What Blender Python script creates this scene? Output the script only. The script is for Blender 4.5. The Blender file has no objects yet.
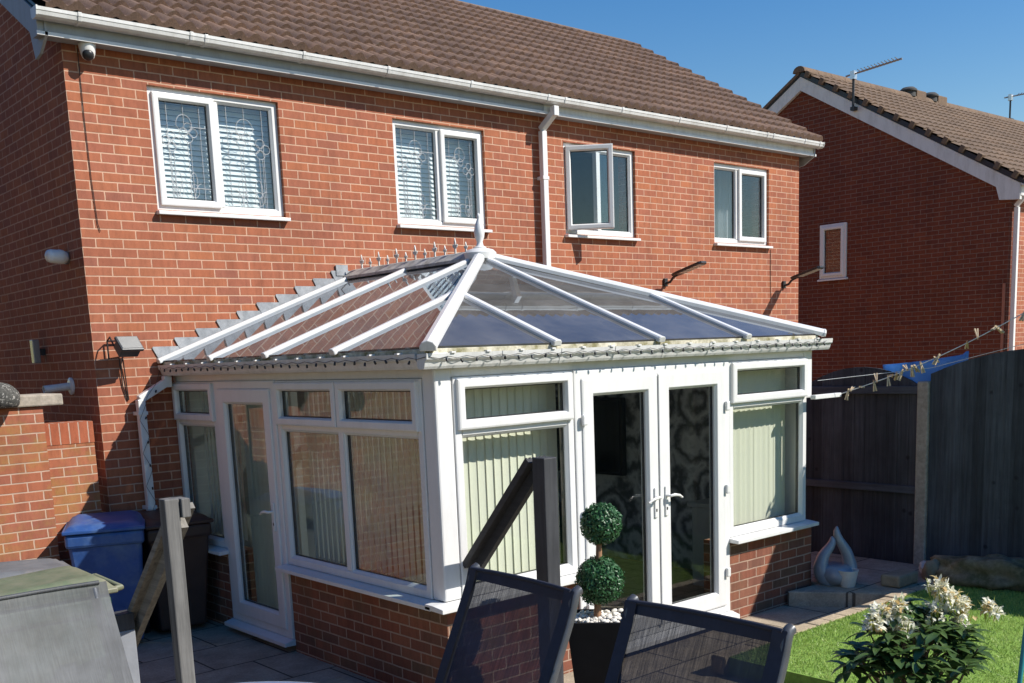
import bpy, bmesh, math, random
from mathutils import Vector, Matrix
R = random.Random(7)
rad = math.radians
C = bpy.context.scene.collection
scene = bpy.context.scene
W = {}          # world matrix of each object, so parts can be given in world coordinates

# ------------------------------------------------------------------ mesh helpers
class MB:
    def __init__(s): s.v = []; s.f = []; s.M = None
    def add(s, vs, fs):
        n = len(s.v)
        if s.M is not None: vs = [s.M @ Vector(v) for v in vs]
        s.v += [tuple(v) for v in vs]; s.f += [tuple(i + n for i in f) for f in fs]
    def box(s, x0, x1, y0, y1, z0, z1):
        s.add([(x0,y0,z0),(x1,y0,z0),(x1,y1,z0),(x0,y1,z0),(x0,y0,z1),(x1,y0,z1),(x1,y1,z1),(x0,y1,z1)],
              [(0,3,2,1),(4,5,6,7),(0,1,5,4),(1,2,6,5),(2,3,7,6),(3,0,4,7)])
        return s
    def prism(s, poly, d):              # poly: 3D points, extruded by vector d
        n = len(poly); d = Vector(d)
        a = [Vector(p) for p in poly]
        s.add(a + [p + d for p in a], [tuple(range(n))[::-1], tuple(range(n, 2*n))] + [(i,(i+1)%n,n+(i+1)%n,n+i) for i in range(n)])
        return s
    def beam(s, p0, p1, w, h, up=(0,0,1), prof=None):   # box section bar from p0 to p1, h along up
        p0, p1 = Vector(p0), Vector(p1); t = (p1-p0).normalized(); up = Vector(up)
        sd = t.cross(up).normalized(); u2 = sd.cross(t).normalized()
        pr = prof or [(-w/2,0),(w/2,0),(w/2,h),(-w/2,h)]
        a = [p0 + sd*x + u2*y for x, y in pr]
        s.prism(a, p1-p0); return s
    def tube(s, pts, r, n=8, caps=True):
        pts = [Vector(p) for p in pts]; rs = r if isinstance(r, (list,tuple)) else [r]*len(pts)
        vs = []; fs = []; prev = None
        for i, p in enumerate(pts):
            t = (pts[min(i+1,len(pts)-1)] - pts[max(i-1,0)]).normalized()
            if prev is None:
                a = t.orthogonal().normalized()
            else:
                a = (prev - t*prev.dot(t)).normalized()
            prev = a; b = t.cross(a)
            for k in range(n):
                an = 2*math.pi*k/n; vs.append(p + (a*math.cos(an) + b*math.sin(an))*rs[i])
        for i in range(len(pts)-1):
            for k in range(n):
                k2 = (k+1) % n; fs.append((i*n+k, i*n+k2, (i+1)*n+k2, (i+1)*n+k))
        if caps:
            fs.append(tuple(range(n))[::-1]); m = (len(pts)-1)*n; fs.append(tuple(range(m, m+n)))
        s.add(vs, fs); return s
    def lathe(s, prof, c=(0,0,0), n=20, axis=None):     # prof: (radius, height)
        vs = []; fs = []
        c = Vector(c); q = Vector((0,0,1)).rotation_difference(Vector(axis)) if axis else None
        for r_, z in prof:
            for k in range(n):
                a = 2*math.pi*k/n; v = Vector((r_*math.cos(a), r_*math.sin(a), z))
                if q: v = q @ v
                vs.append(c+v)
        m = len(prof)
        for i in range(m-1):
            for k in range(n):
                k2=(k+1)%n; fs.append((i*n+k,i*n+k2,(i+1)*n+k2,(i+1)*n+k))
        fs.append(tuple(range(n))[::-1]); fs.append(tuple(range((m-1)*n, m*n)))
        s.add(vs, fs); return s
    def ring(s, M, u0, u1, v0, v1, prof):   # mitred rectangular frame; prof: (inset, out) loops; M maps (u,v,out)
        vs = []; fs = []; n = len(prof)
        for d, w in prof:
            for u, v in ((u0+d,v0+d),(u1-d,v0+d),(u1-d,v1-d),(u0+d,v1-d)): vs.append(M @ Vector((u,v,w)))
        for i in range(n):
            j = (i+1) % n
            for k in range(4):
                k2=(k+1)%4; fs.append((i*4+k, i*4+k2, j*4+k2, j*4+k))
        s.add(vs, fs); return s
    def lbox(s, M, u0,u1,v0,v1,w0,w1):
        vs=[M @ Vector(p) for p in [(u0,v0,w0),(u1,v0,w0),(u1,v1,w0),(u0,v1,w0),(u0,v0,w1),(u1,v0,w1),(u1,v1,w1),(u0,v1,w1)]]
        s.add(vs,[(0,3,2,1),(4,5,6,7),(0,1,5,4),(1,2,6,5),(2,3,7,6),(3,0,4,7)]); return s
    def build(s, name, mat, parent=None, local=False, smooth=None, bevel=0, recalc=True):
        me = bpy.data.meshes.new(name)
        vs = s.v
        Mw = W.get(parent.name) if parent else None
        if Mw is not None and not local:
            inv = Mw.inverted(); vs = [tuple(inv @ Vector(v)) for v in vs]
        me.from_pydata(vs, [], s.f); me.update()
        if recalc:
            bm = bmesh.new(); bm.from_mesh(me); bmesh.ops.recalc_face_normals(bm, faces=bm.faces); bm.to_mesh(me); bm.free()
        if smooth is not None:
            for p in me.polygons: p.use_smooth = True
            me.set_sharp_from_angle(angle=rad(smooth))
        o = bpy.data.objects.new(name, me); C.objects.link(o)
        if mat: me.materials.append(mat)
        if parent:
            o.parent = parent; W[o.name] = Mw.copy() if Mw is not None else Matrix.Identity(4)
        else: W[o.name] = Matrix.Identity(4)
        if bevel:
            b = o.modifiers.new('bevel', 'BEVEL'); b.width = bevel; b.segments = 2; b.limit_method = 'ANGLE'; b.angle_limit = rad(40)
            b.harden_normals = False
        return o

def tag(o, label=None, cat=None, group=None, kind=None):
    if label: o['label'] = label
    if cat: o['category'] = cat
    if group: o['group'] = group
    if kind: o['kind'] = kind
    return o
def thing(name, label, cat, loc=(0,0,0), rz=0, group=None):
    o = bpy.data.objects.new(name, None); C.objects.link(o)
    o.location = loc; o.rotation_euler = (0,0,rz); o.empty_display_size = .1
    W[o.name] = Matrix.Translation(loc) @ Matrix.Rotation(rz, 4, 'Z')
    return tag(o, label, cat, group)
def copy_tree(o, parent=None):
    c = o.copy(); C.objects.link(c)
    if parent: c.parent = parent
    for ch in list(o.children): copy_tree(ch, c)
    return c
def axes(o, u, v, w):       # matrix mapping (u,v,w) -> world
    M = Matrix.Identity(4)
    for i, a in enumerate((u, v, w)):
        for k in range(3): M[k][i] = a[k]
    for k in range(3): M[k][3] = o[k]
    return M

# ------------------------------------------------------------------ materials
def new_mat(name):
    m = bpy.data.materials.new(name); m.use_nodes = True
    nt = m.node_tree; nt.nodes.clear()
    return m, nt, nt.nodes, nt.links
def nd(ns, t, **kw):
    n = ns.new(t)
    for k, v in kw.items(): setattr(n, k, v)
    return n
def mth(ns, lk, op, a, b=None, c=None):
    n = ns.new('ShaderNodeMath'); n.operation = op
    for i, x in enumerate((a, b, c)):
        if x is None: continue
        if isinstance(x, (int, float)): n.inputs[i].default_value = x
        else: lk.new(x, n.inputs[i])
    return n.outputs[0]
def mixc(ns, lk, fac, a, b, blend='MIX'):
    n = ns.new('ShaderNodeMix'); n.data_type = 'RGBA'; n.blend_type = blend
    for i, x in ((0, fac), (6, a), (7, b)):
        if isinstance(x, (int, float)): n.inputs[i].default_value = x
        elif isinstance(x, (tuple, list)): n.inputs[i].default_value = (*x[:3], 1)
        else: lk.new(x, n.inputs[i])
    return n.outputs[2]
def ramp(ns, lk, fac, stops):
    n = ns.new('ShaderNodeValToRGB'); cr = n.color_ramp
    while len(cr.elements) < len(stops): cr.elements.new(.5)
    for e, (p, c) in zip(cr.elements, stops):
        e.position = p; e.color = (*c, 1) if isinstance(c, (tuple, list)) else (c, c, c, 1)
    lk.new(fac, n.inputs[0]); return n.outputs[0]
def noise(ns, lk, scale, detail=4, rough=.6, vec=None, dim='3D'):
    n = ns.new('ShaderNodeTexNoise'); n.noise_dimensions = dim
    n.inputs['Scale'].default_value = scale; n.inputs['Detail'].default_value = detail; n.inputs['Roughness'].default_value = rough
    if vec is not None: lk.new(vec, n.inputs['Vector'])
    return n.outputs[0]
def finish(nt, ns, lk, col, rough=.6, bump=None, bstr=.2, bdist=.01, spec=.5, metal=0, **kw):
    b = ns.new('ShaderNodeBsdfPrincipled'); o = ns.new('ShaderNodeOutputMaterial')
    if isinstance(col, (tuple, list)): b.inputs['Base Color'].default_value = (*col[:3], 1)
    else: lk.new(col, b.inputs['Base Color'])
    if isinstance(rough, (int, float)): b.inputs['Roughness'].default_value = rough
    else: lk.new(rough, b.inputs['Roughness'])
    b.inputs['Specular IOR Level'].default_value = spec; b.inputs['Metallic'].default_value = metal
    for k, v in kw.items(): b.inputs[k].default_value = v
    if bump is not None:
        bn = ns.new('ShaderNodeBump'); bn.inputs['Strength'].default_value = bstr; bn.inputs['Distance'].default_value = bdist
        lk.new(bump, bn.inputs['Height']); lk.new(bn.outputs[0], b.inputs['Normal'])
    lk.new(b.outputs[0], o.inputs[0]); return b
def plain(name, col, rough=.5, var=.15, scale=8, bstr=.1, spec=.5, metal=0, dirt=None, dscale=3, dstops=(.5,.75), **kw):
    m, nt, ns, lk = new_mat(name)
    tc = ns.new('ShaderNodeTexCoord').outputs['Object']
    n = noise(ns, lk, scale, 6, .65, tc)
    lo = tuple(c*(1-var) for c in col); hi = tuple(min(1, c*(1+var)) for c in col)
    c = ramp(ns, lk, n, [(.3, lo), (.7, hi)])
    if dirt:
        d = noise(ns, lk, dscale, 8, .7, tc)
        c = mixc(ns, lk, ramp(ns, lk, d, [(dstops[0], 0.0), (dstops[1], 1.0)]), c, dirt)
    nb = noise(ns, lk, scale*12, 4, .6, tc)
    finish(nt, ns, lk, c, rough, nb, bstr, .003, spec, metal, **kw)
    return m
def brick_mat(name, tones, mortar, zoff=0., stain=None, bw=.225, bh=.075, wander=.0018, ms=.006):
    m, nt, ns, lk = new_mat(name)
    tc = ns.new('ShaderNodeTexCoord').outputs['Object']
    sp = ns.new('ShaderNodeSeparateXYZ'); lk.new(tc, sp.inputs[0])
    g = ns.new('ShaderNodeNewGeometry'); sn = ns.new('ShaderNodeSeparateXYZ'); lk.new(g.outputs['True Normal'], sn.inputs[0])
    side = mth(ns, lk, 'GREATER_THAN', mth(ns, lk, 'ABSOLUTE', sn.outputs[0]), .6)
    top = mth(ns, lk, 'GREATER_THAN', mth(ns, lk, 'ABSOLUTE', sn.outputs[2]), .7)
    u = mth(ns, lk, 'ADD', mth(ns, lk, 'MULTIPLY', sp.outputs[0], mth(ns, lk, 'SUBTRACT', 1.0, side)), mth(ns, lk, 'MULTIPLY', sp.outputs[1], side))
    u = mth(ns, lk, 'ADD', u, 50*bw)
    v = mth(ns, lk, 'ADD', mth(ns, lk, 'MULTIPLY', sp.outputs[2], mth(ns, lk, 'SUBTRACT', 1.0, top)), mth(ns, lk, 'MULTIPLY', sp.outputs[1], top))
    v = mth(ns, lk, 'ADD', v, 20*bh - zoff)
    # courses and joints wander a little
    w1 = noise(ns, lk, 9, 3, .6, tc); w2 = noise(ns, lk, 30, 2, .5, tc)
    u2 = mth(ns, lk, 'ADD', u, mth(ns, lk, 'MULTIPLY', mth(ns, lk, 'SUBTRACT', w2, .5), wander*4))
    v2 = mth(ns, lk, 'ADD', v, mth(ns, lk, 'MULTIPLY', mth(ns, lk, 'SUBTRACT', w1, .5), wander*4))
    cb = ns.new('ShaderNodeCombineXYZ'); lk.new(u2, cb.inputs[0]); lk.new(v2, cb.inputs[1])
    br = ns.new('ShaderNodeTexBrick'); br.offset = .5; br.squash = 1; lk.new(cb.outputs[0], br.inputs['Vector'])
    for k, x in (('Scale',1.0),('Mortar Size',ms),('Mortar Smooth',.25),('Brick Width',bw),('Row Height',bh)): br.inputs[k].default_value = x
    fac = br.outputs['Fac']
    row = mth(ns, lk, 'FLOOR', mth(ns, lk, 'DIVIDE', v2, bh))
    odd = mth(ns, lk, 'FLOORED_MODULO', row, 2.0)
    off = mth(ns, lk, 'MULTIPLY', mth(ns, lk, 'SUBTRACT', 1.0, odd), .5)
    col = mth(ns, lk, 'FLOOR', mth(ns, lk, 'ADD', mth(ns, lk, 'DIVIDE', u2, bw), off))
    cc = ns.new('ShaderNodeCombineXYZ'); lk.new(col, cc.inputs[0]); lk.new(row, cc.inputs[1]); lk.new(side, cc.inputs[2])
    wn = ns.new('ShaderNodeTexWhiteNoise'); wn.noise_dimensions = '3D'; lk.new(cc.outputs[0], wn.inputs['Vector'])
    k = len(tones); c = ramp(ns, lk, wn.outputs[0], [(i/(k-1), t) for i, t in enumerate(tones)])
    # kiss marks and fine mottling inside each brick
    st = ns.new('ShaderNodeMapping'); st.inputs['Scale'].default_value = (22, 22, 6); lk.new(tc, st.inputs[0])
    kn = noise(ns, lk, 1, 5, .7, st.outputs[0])
    c = mixc(ns, lk, 1.0, c, ramp(ns, lk, kn, [(.25, .74), (.5, 1.0), (.75, 1.16)]), 'MULTIPLY')
    fn = noise(ns, lk, 220, 3, .7, tc)
    c = mixc(ns, lk, 1.0, c, ramp(ns, lk, fn, [(.25, .82), (.75, 1.14)]), 'MULTIPLY')
    mc = mixc(ns, lk, noise(ns, lk, 14, 4, .6, tc), tuple(x*.8 for x in mortar), tuple(min(1,x*1.15) for x in mortar))
    c = mixc(ns, lk, fac, c, mc)
    big = noise(ns, lk, .9, 5, .6, tc)
    c = mixc(ns, lk, 1.0, c, ramp(ns, lk, big, [(.3, .84), (.7, 1.08)]), 'MULTIPLY')
    mp2 = ns.new('ShaderNodeMapping'); mp2.inputs['Scale'].default_value = (5, 5, .7); lk.new(tc, mp2.inputs[0])
    c = mixc(ns, lk, 1.0, c, ramp(ns, lk, noise(ns, lk, 1, 6, .7, mp2.outputs[0]), [(.25, (.80,.80,.82)), (.5, (1,1,1)), (.8, (1.1,1.09,1.08))]), 'MULTIPLY')
    eff = ramp(ns, lk, noise(ns, lk, 26, 3, .8, tc), [(.70, 0.0), (.80, .45)])
    c = mixc(ns, lk, eff, c, (.62,.45,.36))
    if stain:
        sn2 = noise(ns, lk, stain[1], 6, .7, tc)
        c = mixc(ns, lk, mth(ns, lk, 'MULTIPLY', ramp(ns, lk, sn2, [(.48, 0.0), (.72, 1.0)]), stain[2]), c, stain[0])
    h = mth(ns, lk, 'ADD', mth(ns, lk, 'MULTIPLY', mth(ns, lk, 'SUBTRACT', 1.0, fac), 1.0), mth(ns, lk, 'MULTIPLY', fn, .18))
    finish(nt, ns, lk, c, .88, h, .7, .006, .25)
    return m
def glass_mat(name, tint=(.93,.97,.95), ior=1.5, gain=1.0, gcol=(1,1,1), wob=.0, dust=0):
    m, nt, ns, lk = new_mat(name)
    tr = nd(ns, 'ShaderNodeBsdfTransparent'); tr.inputs[0].default_value = (*tint, 1)
    gl = nd(ns, 'ShaderNodeBsdfGlossy'); gl.inputs['Roughness'].default_value = .0; gl.inputs[0].default_value = (*gcol, 1)
    if wob:
        tc = ns.new('ShaderNodeTexCoord').outputs['Object']
        bn = ns.new('ShaderNodeBump'); bn.inputs['Strength'].default_value = wob; bn.inputs['Distance'].default_value = .01
        lk.new(noise(ns, lk, 2.2, 2, .4, tc), bn.inputs['Height']); lk.new(bn.outputs[0], gl.inputs['Normal'])
    lw = nd(ns, 'ShaderNodeLayerWeight'); lw.inputs[0].default_value = .5      # 1-cos, the same from both sides of the sheet
    f0 = ((ior-1)/(ior+1))**2*gain
    f = mth(ns, lk, 'MULTIPLY_ADD', mth(ns, lk, 'POWER', lw.outputs['Facing'], 5.0), 1-f0, f0)
    mx = nd(ns, 'ShaderNodeMixShader'); lk.new(f, mx.inputs[0]); lk.new(tr.outputs[0], mx.inputs[1]); lk.new(gl.outputs[0], mx.inputs[2])
    if dust:
        tc = ns.new('ShaderNodeTexCoord').outputs['Object']
        df = nd(ns, 'ShaderNodeBsdfDiffuse'); df.inputs[0].default_value = (.5,.48,.46,1); m2 = nd(ns, 'ShaderNodeMixShader')
        lk.new(mth(ns, lk, 'MULTIPLY', ramp(ns, lk, noise(ns, lk, 2.5, 7, .7, tc), [(.3,.55),(.75,1.5)]), dust), m2.inputs[0])
        lk.new(mx.outputs[0], m2.inputs[1]); lk.new(df.outputs[0], m2.inputs[2]); mx = m2
    o = nd(ns, 'ShaderNodeOutputMaterial'); lk.new(mx.outputs[0], o.inputs[0])
    return m
def mesh_fabric(name, col, see):
    m, nt, ns, lk = new_mat(name)
    tc = ns.new('ShaderNodeTexCoord').outputs['Object']
    mp = ns.new('ShaderNodeMapping'); mp.inputs['Scale'].default_value = (260, 14, 14); lk.new(tc, mp.inputs[0])
    n = noise(ns, lk, 1, 3, .6, mp.outputs[0])
    n2 = noise(ns, lk, 6, 5, .6, tc)
    c = mixc(ns, lk, n, tuple(x*.35 for x in col), tuple(x*1.7 for x in col))
    c = mixc(ns, lk, 1.0, c, ramp(ns, lk, n2, [(.3,.55),(.7,1.4)]), 'MULTIPLY')
    b = nd(ns, 'ShaderNodeBsdfPrincipled'); lk.new(c, b.inputs['Base Color']); b.inputs['Roughness'].default_value = .55; b.inputs['Specular IOR Level'].default_value = .4
    tr = nd(ns, 'ShaderNodeBsdfTransparent')
    f = mth(ns, lk, 'MULTIPLY_ADD', n, .3, see - .15)
    mx = nd(ns, 'ShaderNodeMixShader'); lk.new(f, mx.inputs[0]); lk.new(b.outputs[0], mx.inputs[1]); lk.new(tr.outputs[0], mx.inputs[2])
    o = nd(ns, 'ShaderNodeOutputMaterial'); lk.new(mx.outputs[0], o.inputs[0]); return m
def leaf_mat(name, c1, c2, rough=.35, trans=.25, scale=25):
    m, nt, ns, lk = new_mat(name)
    tc = ns.new('ShaderNodeTexCoord').outputs['Object']
    c = ramp(ns, lk, noise(ns, lk, scale, 2, .5, tc), [(.3, c1), (.7, c2)])
    b = nd(ns, 'ShaderNodeBsdfPrincipled'); lk.new(c, b.inputs['Base Color']); b.inputs['Roughness'].default_value = rough
    t = nd(ns, 'ShaderNodeBsdfTranslucent'); lk.new(c, t.inputs[0])
    mx = nd(ns, 'ShaderNodeMixShader'); mx.inputs[0].default_value = trans
    lk.new(b.outputs[0], mx.inputs[1]); lk.new(t.outputs[0], mx.inputs[2])
    o = nd(ns, 'ShaderNodeOutputMaterial'); lk.new(mx.outputs[0], o.inputs[0]); return m
def wood_mat(name, col, dark, axis='z', rough=.7, k=1.0):
    m, nt, ns, lk = new_mat(name)
    tc = ns.new('ShaderNodeTexCoord').outputs['Object']
    mp = ns.new('ShaderNodeMapping'); mp.inputs['Scale'].default_value = {'z': (40*k,40*k,2*k), 'x': (2*k,40*k,40*k), 'y': (40*k,2*k,40*k)}[axis]
    lk.new(tc, mp.inputs[0])
    n = noise(ns, lk, 1, 6, .7, mp.outputs[0]); n2 = noise(ns, lk, 2.5, 5, .6, tc)
    c = ramp(ns, lk, n, [(.3, dark), (.62, col)])
    c = mixc(ns, lk, 1.0, c, ramp(ns, lk, n2, [(.3,.7),(.7,1.15)]), 'MULTIPLY')
    finish(nt, ns, lk, c, rough, n, .35, .004, .3); return m

TONES = [(.30,.105,.065),(.365,.125,.07),(.39,.145,.078),(.33,.115,.075),(.43,.155,.075),(.35,.13,.085),(.40,.135,.068),(.285,.11,.08)]
TONES = [((.36+(a-.36)*.85)*.94,(.13+(b-.13)*.85)*.91,(.074+(c-.074)*.8)*.87) for a,b,c in TONES]
M = {}
M['brick'] = brick_mat('house_brick', TONES, (.56,.345,.24), zoff=4.52)
M['brick_n_shade'] = brick_mat('neighbour_shade_brick', [(t[0]*.46, t[1]*.36, t[2]*.36) for t in TONES], (.22,.14,.11))  # house tones darkened: shade of the neighbour's gable put into the colour
M['dark_brick'] = brick_mat('dark_brown_brick', [(.10,.055,.04),(.13,.065,.045),(.09,.05,.04)], (.16,.12,.1))
M['brick_c'] = brick_mat('dwarf_wall_brick', [(.21,.075,.046),(.27,.09,.052),(.17,.08,.058),(.29,.11,.062),(.23,.085,.052),(.16,.095,.06)], (.42,.29,.215), zoff=.615, stain=((.12,.1,.06), 3, .5))
M['brick_g'] = brick_mat('garden_wall_brick', TONES, (.52,.36,.27), stain=((.3,.25,.05), 2.2, .5))
M['brick_top'] = brick_mat('coping_brick', [(.36,.105,.05),(.4,.12,.06),(.33,.1,.05)], (.5,.36,.28), bw=.075, bh=.2, ms=.006)
def upvc(name, col, rough, dirt, amount):
    m, nt, ns, lk = new_mat(name)
    tc = ns.new('ShaderNodeTexCoord').outputs['Object']
    mp = ns.new('ShaderNodeMapping'); mp.inputs['Scale'].default_value = (9, 9, 2.0); lk.new(tc, mp.inputs[0])
    d = noise(ns, lk, 1, 7, .75, mp.outputs[0])
    c = mixc(ns, lk, mth(ns, lk, 'MULTIPLY', ramp(ns, lk, d, [(.45, 0.0), (.8, 1.0)]), amount), col, dirt)
    finish(nt, ns, lk, c, rough, noise(ns, lk, 60, 3, .6, tc), .02, .002, .5); return m
M['upvc'] = upvc('white_upvc', (.70,.70,.69), .3, (.46,.45,.41), .35)
M['upvc_old'] = upvc('weathered_white_upvc', (.64,.64,.625), .4, (.28,.27,.24), .6)
M['fascia'] = upvc('grey_weathered_fascia', (.33,.35,.37), .55, (.2,.2,.19), .55)
M['moss'] = plain('mossy_cream_trim', (.62,.58,.46), .8, .2, 9, .3, dirt=(.2,.18,.08), dscale=7, dstops=(.42,.62))
def tile_mat(name, a, b, lich):
    m, nt, ns, lk = new_mat(name)
    tc = ns.new('ShaderNodeTexCoord').outputs['Object']
    c = ramp(ns, lk, noise(ns, lk, 5, 6, .7, tc), [(.3, a), (.7, b)])
    c = mixc(ns, lk, 1.0, c, ramp(ns, lk, noise(ns, lk, 90, 3, .7, tc), [(.3,.7),(.7,1.25)]), 'MULTIPLY')
    sp = ns.new('ShaderNodeSeparateXYZ'); lk.new(tc, sp.inputs[0])       # each tile its own tone
    cb = ns.new('ShaderNodeCombineXYZ'); lk.new(mth(ns, lk, 'FLOOR', mth(ns, lk, 'DIVIDE', mth(ns, lk, 'ADD', sp.outputs[0], 20.18), .3)), cb.inputs[0])
    lk.new(mth(ns, lk, 'FLOOR', mth(ns, lk, 'DIVIDE', mth(ns, lk, 'ADD', sp.outputs[1], 20.268), .2535)), cb.inputs[1])
    wn_ = ns.new('ShaderNodeTexWhiteNoise'); wn_.noise_dimensions = '2D'; lk.new(cb.outputs[0], wn_.inputs['Vector'])
    c = mixc(ns, lk, 1.0, c, ramp(ns, lk, wn_.outputs[0], [(0, (.90,.89,.90)), (.5, (1,1,1)), (1, (1.1,1.06,1.02))]), 'MULTIPLY')
    c = mixc(ns, lk, 1.0, c, ramp(ns, lk, noise(ns, lk, 1.1, 5, .65, tc), [(.3,.86),(.7,1.08)]), 'MULTIPLY')
    c = mixc(ns, lk, ramp(ns, lk, noise(ns, lk, 16, 6, .75, tc), [(.58, 0.0), (.76, .6)]), c, lich)
    finish(nt, ns, lk, c, .9, noise(ns, lk, 150, 3, .7, tc), .4, .003, .25); return m
M['tile'] = tile_mat('brown_concrete_tile', (.15,.094,.068), (.205,.135,.1), (.16,.15,.11))
M['tile_n'] = tile_mat('fawn_concrete_tile', (.135,.092,.063), (.2,.142,.1), (.2,.17,.12))
M['ridge'] = tile_mat('lichened_ridge_tile', (.15,.115,.09), (.2,.16,.125), (.42,.38,.24))
M['cresting'] = plain('grey_cresting',(.5,.5,.48),.6,.2,20)
M['lead'] = plain('lead_sheet', (.26,.275,.29), .5, .3, 14, .2, spec=.5, dirt=(.42,.43,.44), dscale=6)
M['glass'] = glass_mat('window_glass', (.95,.97,.955), 1.5, 1.0)
M['glass_up'] = glass_mat('upper_window_glass', (.94,.97,.975), 1.5, 1.6, wob=.012)
M['glass_side'] = glass_mat('side_window_glass', (.93,.975,.955), 1.5, 1.35, wob=.006)
M['glass_roof'] = glass_mat('tinted_roof_glazing', (.27,.28,.29), 1.5, .9, (.80,.90,1), wob=.04, dust=.13)
M['came'] = plain('lead_came', (.42,.44,.46), .5, .15, 20, .05)
M['black'] = plain('black_plastic', (.018,.018,.02), .4, .2, 20)
M['cable'] = plain('black_cable', (.012,.012,.012), .5, .2, 20)
M['grey_metal'] = plain('grey_metal', (.28,.29,.30), .35, .1, 20, metal=.6)
M['light_metal'] = plain('silver_metal', (.62,.63,.64), .3, .1, 20, metal=.8)
M['chair_frame'] = plain('charcoal_tube', (.085,.09,.1), .38, .15, 20, metal=.3)
M['sling_black'] = mesh_fabric('black_mesh_fabric', (.028,.031,.050), .10)
M['sling_grey'] = mesh_fabric('grey_mesh_fabric', (.078,.082,.087), .12)
M['sling_seam'] = plain('dark_fabric_hem', (.022,.024,.038), .7, .2, 40)
M['blind_v'] = None
def vblind(name, col, tr=.3):
    m, nt, ns, lk = new_mat(name)
    tc = ns.new('ShaderNodeTexCoord').outputs['Object']
    c = mixc(ns, lk, noise(ns, lk, 40, 4, .6, tc), tuple(x*.9 for x in col), col)
    d = nd(ns, 'ShaderNodeBsdfDiffuse'); lk.new(c, d.inputs[0]); t = nd(ns, 'ShaderNodeBsdfTranslucent'); lk.new(c, t.inputs[0])
    mx = nd(ns, 'ShaderNodeMixShader'); mx.inputs[0].default_value = tr
    lk.new(d.outputs[0], mx.inputs[1]); lk.new(t.outputs[0], mx.inputs[2])
    o = nd(ns, 'ShaderNodeOutputMaterial'); lk.new(mx.outputs[0], o.inputs[0]); return m
M['blind_v'] = vblind('sage_cream_blind', (.86,.84,.71), .15)
M['blind_s'] = vblind('pale_cream_blind', (.88,.90,.85), .3)
M['blind_w'] = vblind('white_slats', (.86,.86,.85), .08)
M['curtain'] = vblind('pale_curtain', (.7,.72,.74))
M['plaster'] = plain('plaster', (.30,.30,.30), .9, .1, 3)
M['fence'] = wood_mat('charcoal_painted_boards', (.070,.078,.088), (.034,.038,.044), 'z', .75)
def board_tones(m):
    nt = m.node_tree; ns, lk = nt.nodes, nt.links; b = ns['Principled BSDF']; src = b.inputs['Base Color'].links[0].from_socket
    tc = ns.new('ShaderNodeTexCoord').outputs['Object']; sp = ns.new('ShaderNodeSeparateXYZ'); lk.new(tc, sp.inputs[0])
    wn_ = ns.new('ShaderNodeTexWhiteNoise'); wn_.noise_dimensions = '1D'; lk.new(mth(ns, lk, 'FLOOR', mth(ns, lk, 'DIVIDE', sp.outputs[1], .1118)), wn_.inputs['W'])
    c = mixc(ns, lk, 1.0, src, ramp(ns, lk, wn_.outputs[0], [(0,.72),(1,1.3)]), 'MULTIPLY')
    vo = ns.new('ShaderNodeTexVoronoi'); vo.inputs['Scale'].default_value = 4.2; lk.new(tc, vo.inputs[0])
    c = mixc(ns, lk, ramp(ns, lk, vo.outputs[0], [(.05,.75),(.11,0.0)]), c, (.012,.013,.016))
    lk.new(c, b.inputs['Base Color'])
board_tones(M['fence'])
M['concrete'] = plain('concrete_post', (.36,.31,.25), .9, .25, 30, .5, dirt=(.2,.18,.14), dscale=5)
M['blue_bin'] = plain('blue_bin_plastic', (.022,.075,.25), .48, .2, 5, .1, dirt=(.12,.19,.30), dscale=4, dstops=(.45,.8))
M['brown_bin'] = plain('brown_bin_plastic', (.055,.03,.022), .5, .2, 5, .1)
M['green_bin'] = plain('green_bin_plastic', (.03,.085,.04), .5, .2, 5, .1, dirt=(.18,.19,.11), dscale=4, dstops=(.45,.75))
M['green_lid'] = plain('faded_green_lid', (.10,.135,.075), .55, .25, 5, .15, dirt=(.22,.205,.14), dscale=3, dstops=(.4,.7))
M['grey_bin'] = plain('grey_bin_plastic', (.13,.135,.14), .6, .2, 5, .15, dirt=(.24,.21,.19), dscale=3, dstops=(.5,.8))
M['wood_grey'] = wood_mat('weathered_grey_timber', (.175,.172,.165), (.085,.083,.08), 'z', .85)
M['wood_grey_y'] = wood_mat('weathered_grey_rail', (.24,.225,.20), (.10,.095,.085), 'y', .85)
M['wood_dark'] = wood_mat('charcoal_painted_post', (.055,.057,.062), (.032,.033,.038), 'z', .6)
M['wood_dark_y'] = wood_mat('charcoal_painted_rail', (.045,.045,.048), (.025,.025,.028), 'y', .6)
M['paint_grey'] = plain('grey_painted_timber', (.22,.23,.25), .65, .12, 14, .2)
M['decking'] = wood_mat('timber_deck_boards', (.42,.33,.23), (.25,.19,.13), 'x', .85)
M['planter'] = plain('black_planter', (.006,.006,.007), .7, .3, 9, spec=.25)
M['pebble'] = plain('white_pebble', (.66,.62,.55), .8, .15, 30)
M['bark'] = wood_mat('pale_brown_stem', (.36,.2,.11), (.2,.1,.055), 'z', .85)
M['box_leaf'] = leaf_mat('boxwood_leaf', (.018,.075,.026), (.05,.16,.055), .4, .15, 60)
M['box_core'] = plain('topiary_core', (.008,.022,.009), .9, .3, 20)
M['rho_leaf'] = leaf_mat('rhododendron_leaf', (.04,.085,.022), (.10,.165,.05), .32, .25, 12)
M['petal'] = leaf_mat('cream_petal', (.80,.77,.55), (.88,.88,.82), .6, .35, 18)
M['petal_w'] = leaf_mat('brown_wilted_petal', (.5,.34,.14), (.72,.58,.28), .6, .35, 18)
M['bud'] = leaf_mat('yellow_green_shoot', (.32,.38,.06), (.55,.5,.12), .5, .3, 18)
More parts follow.
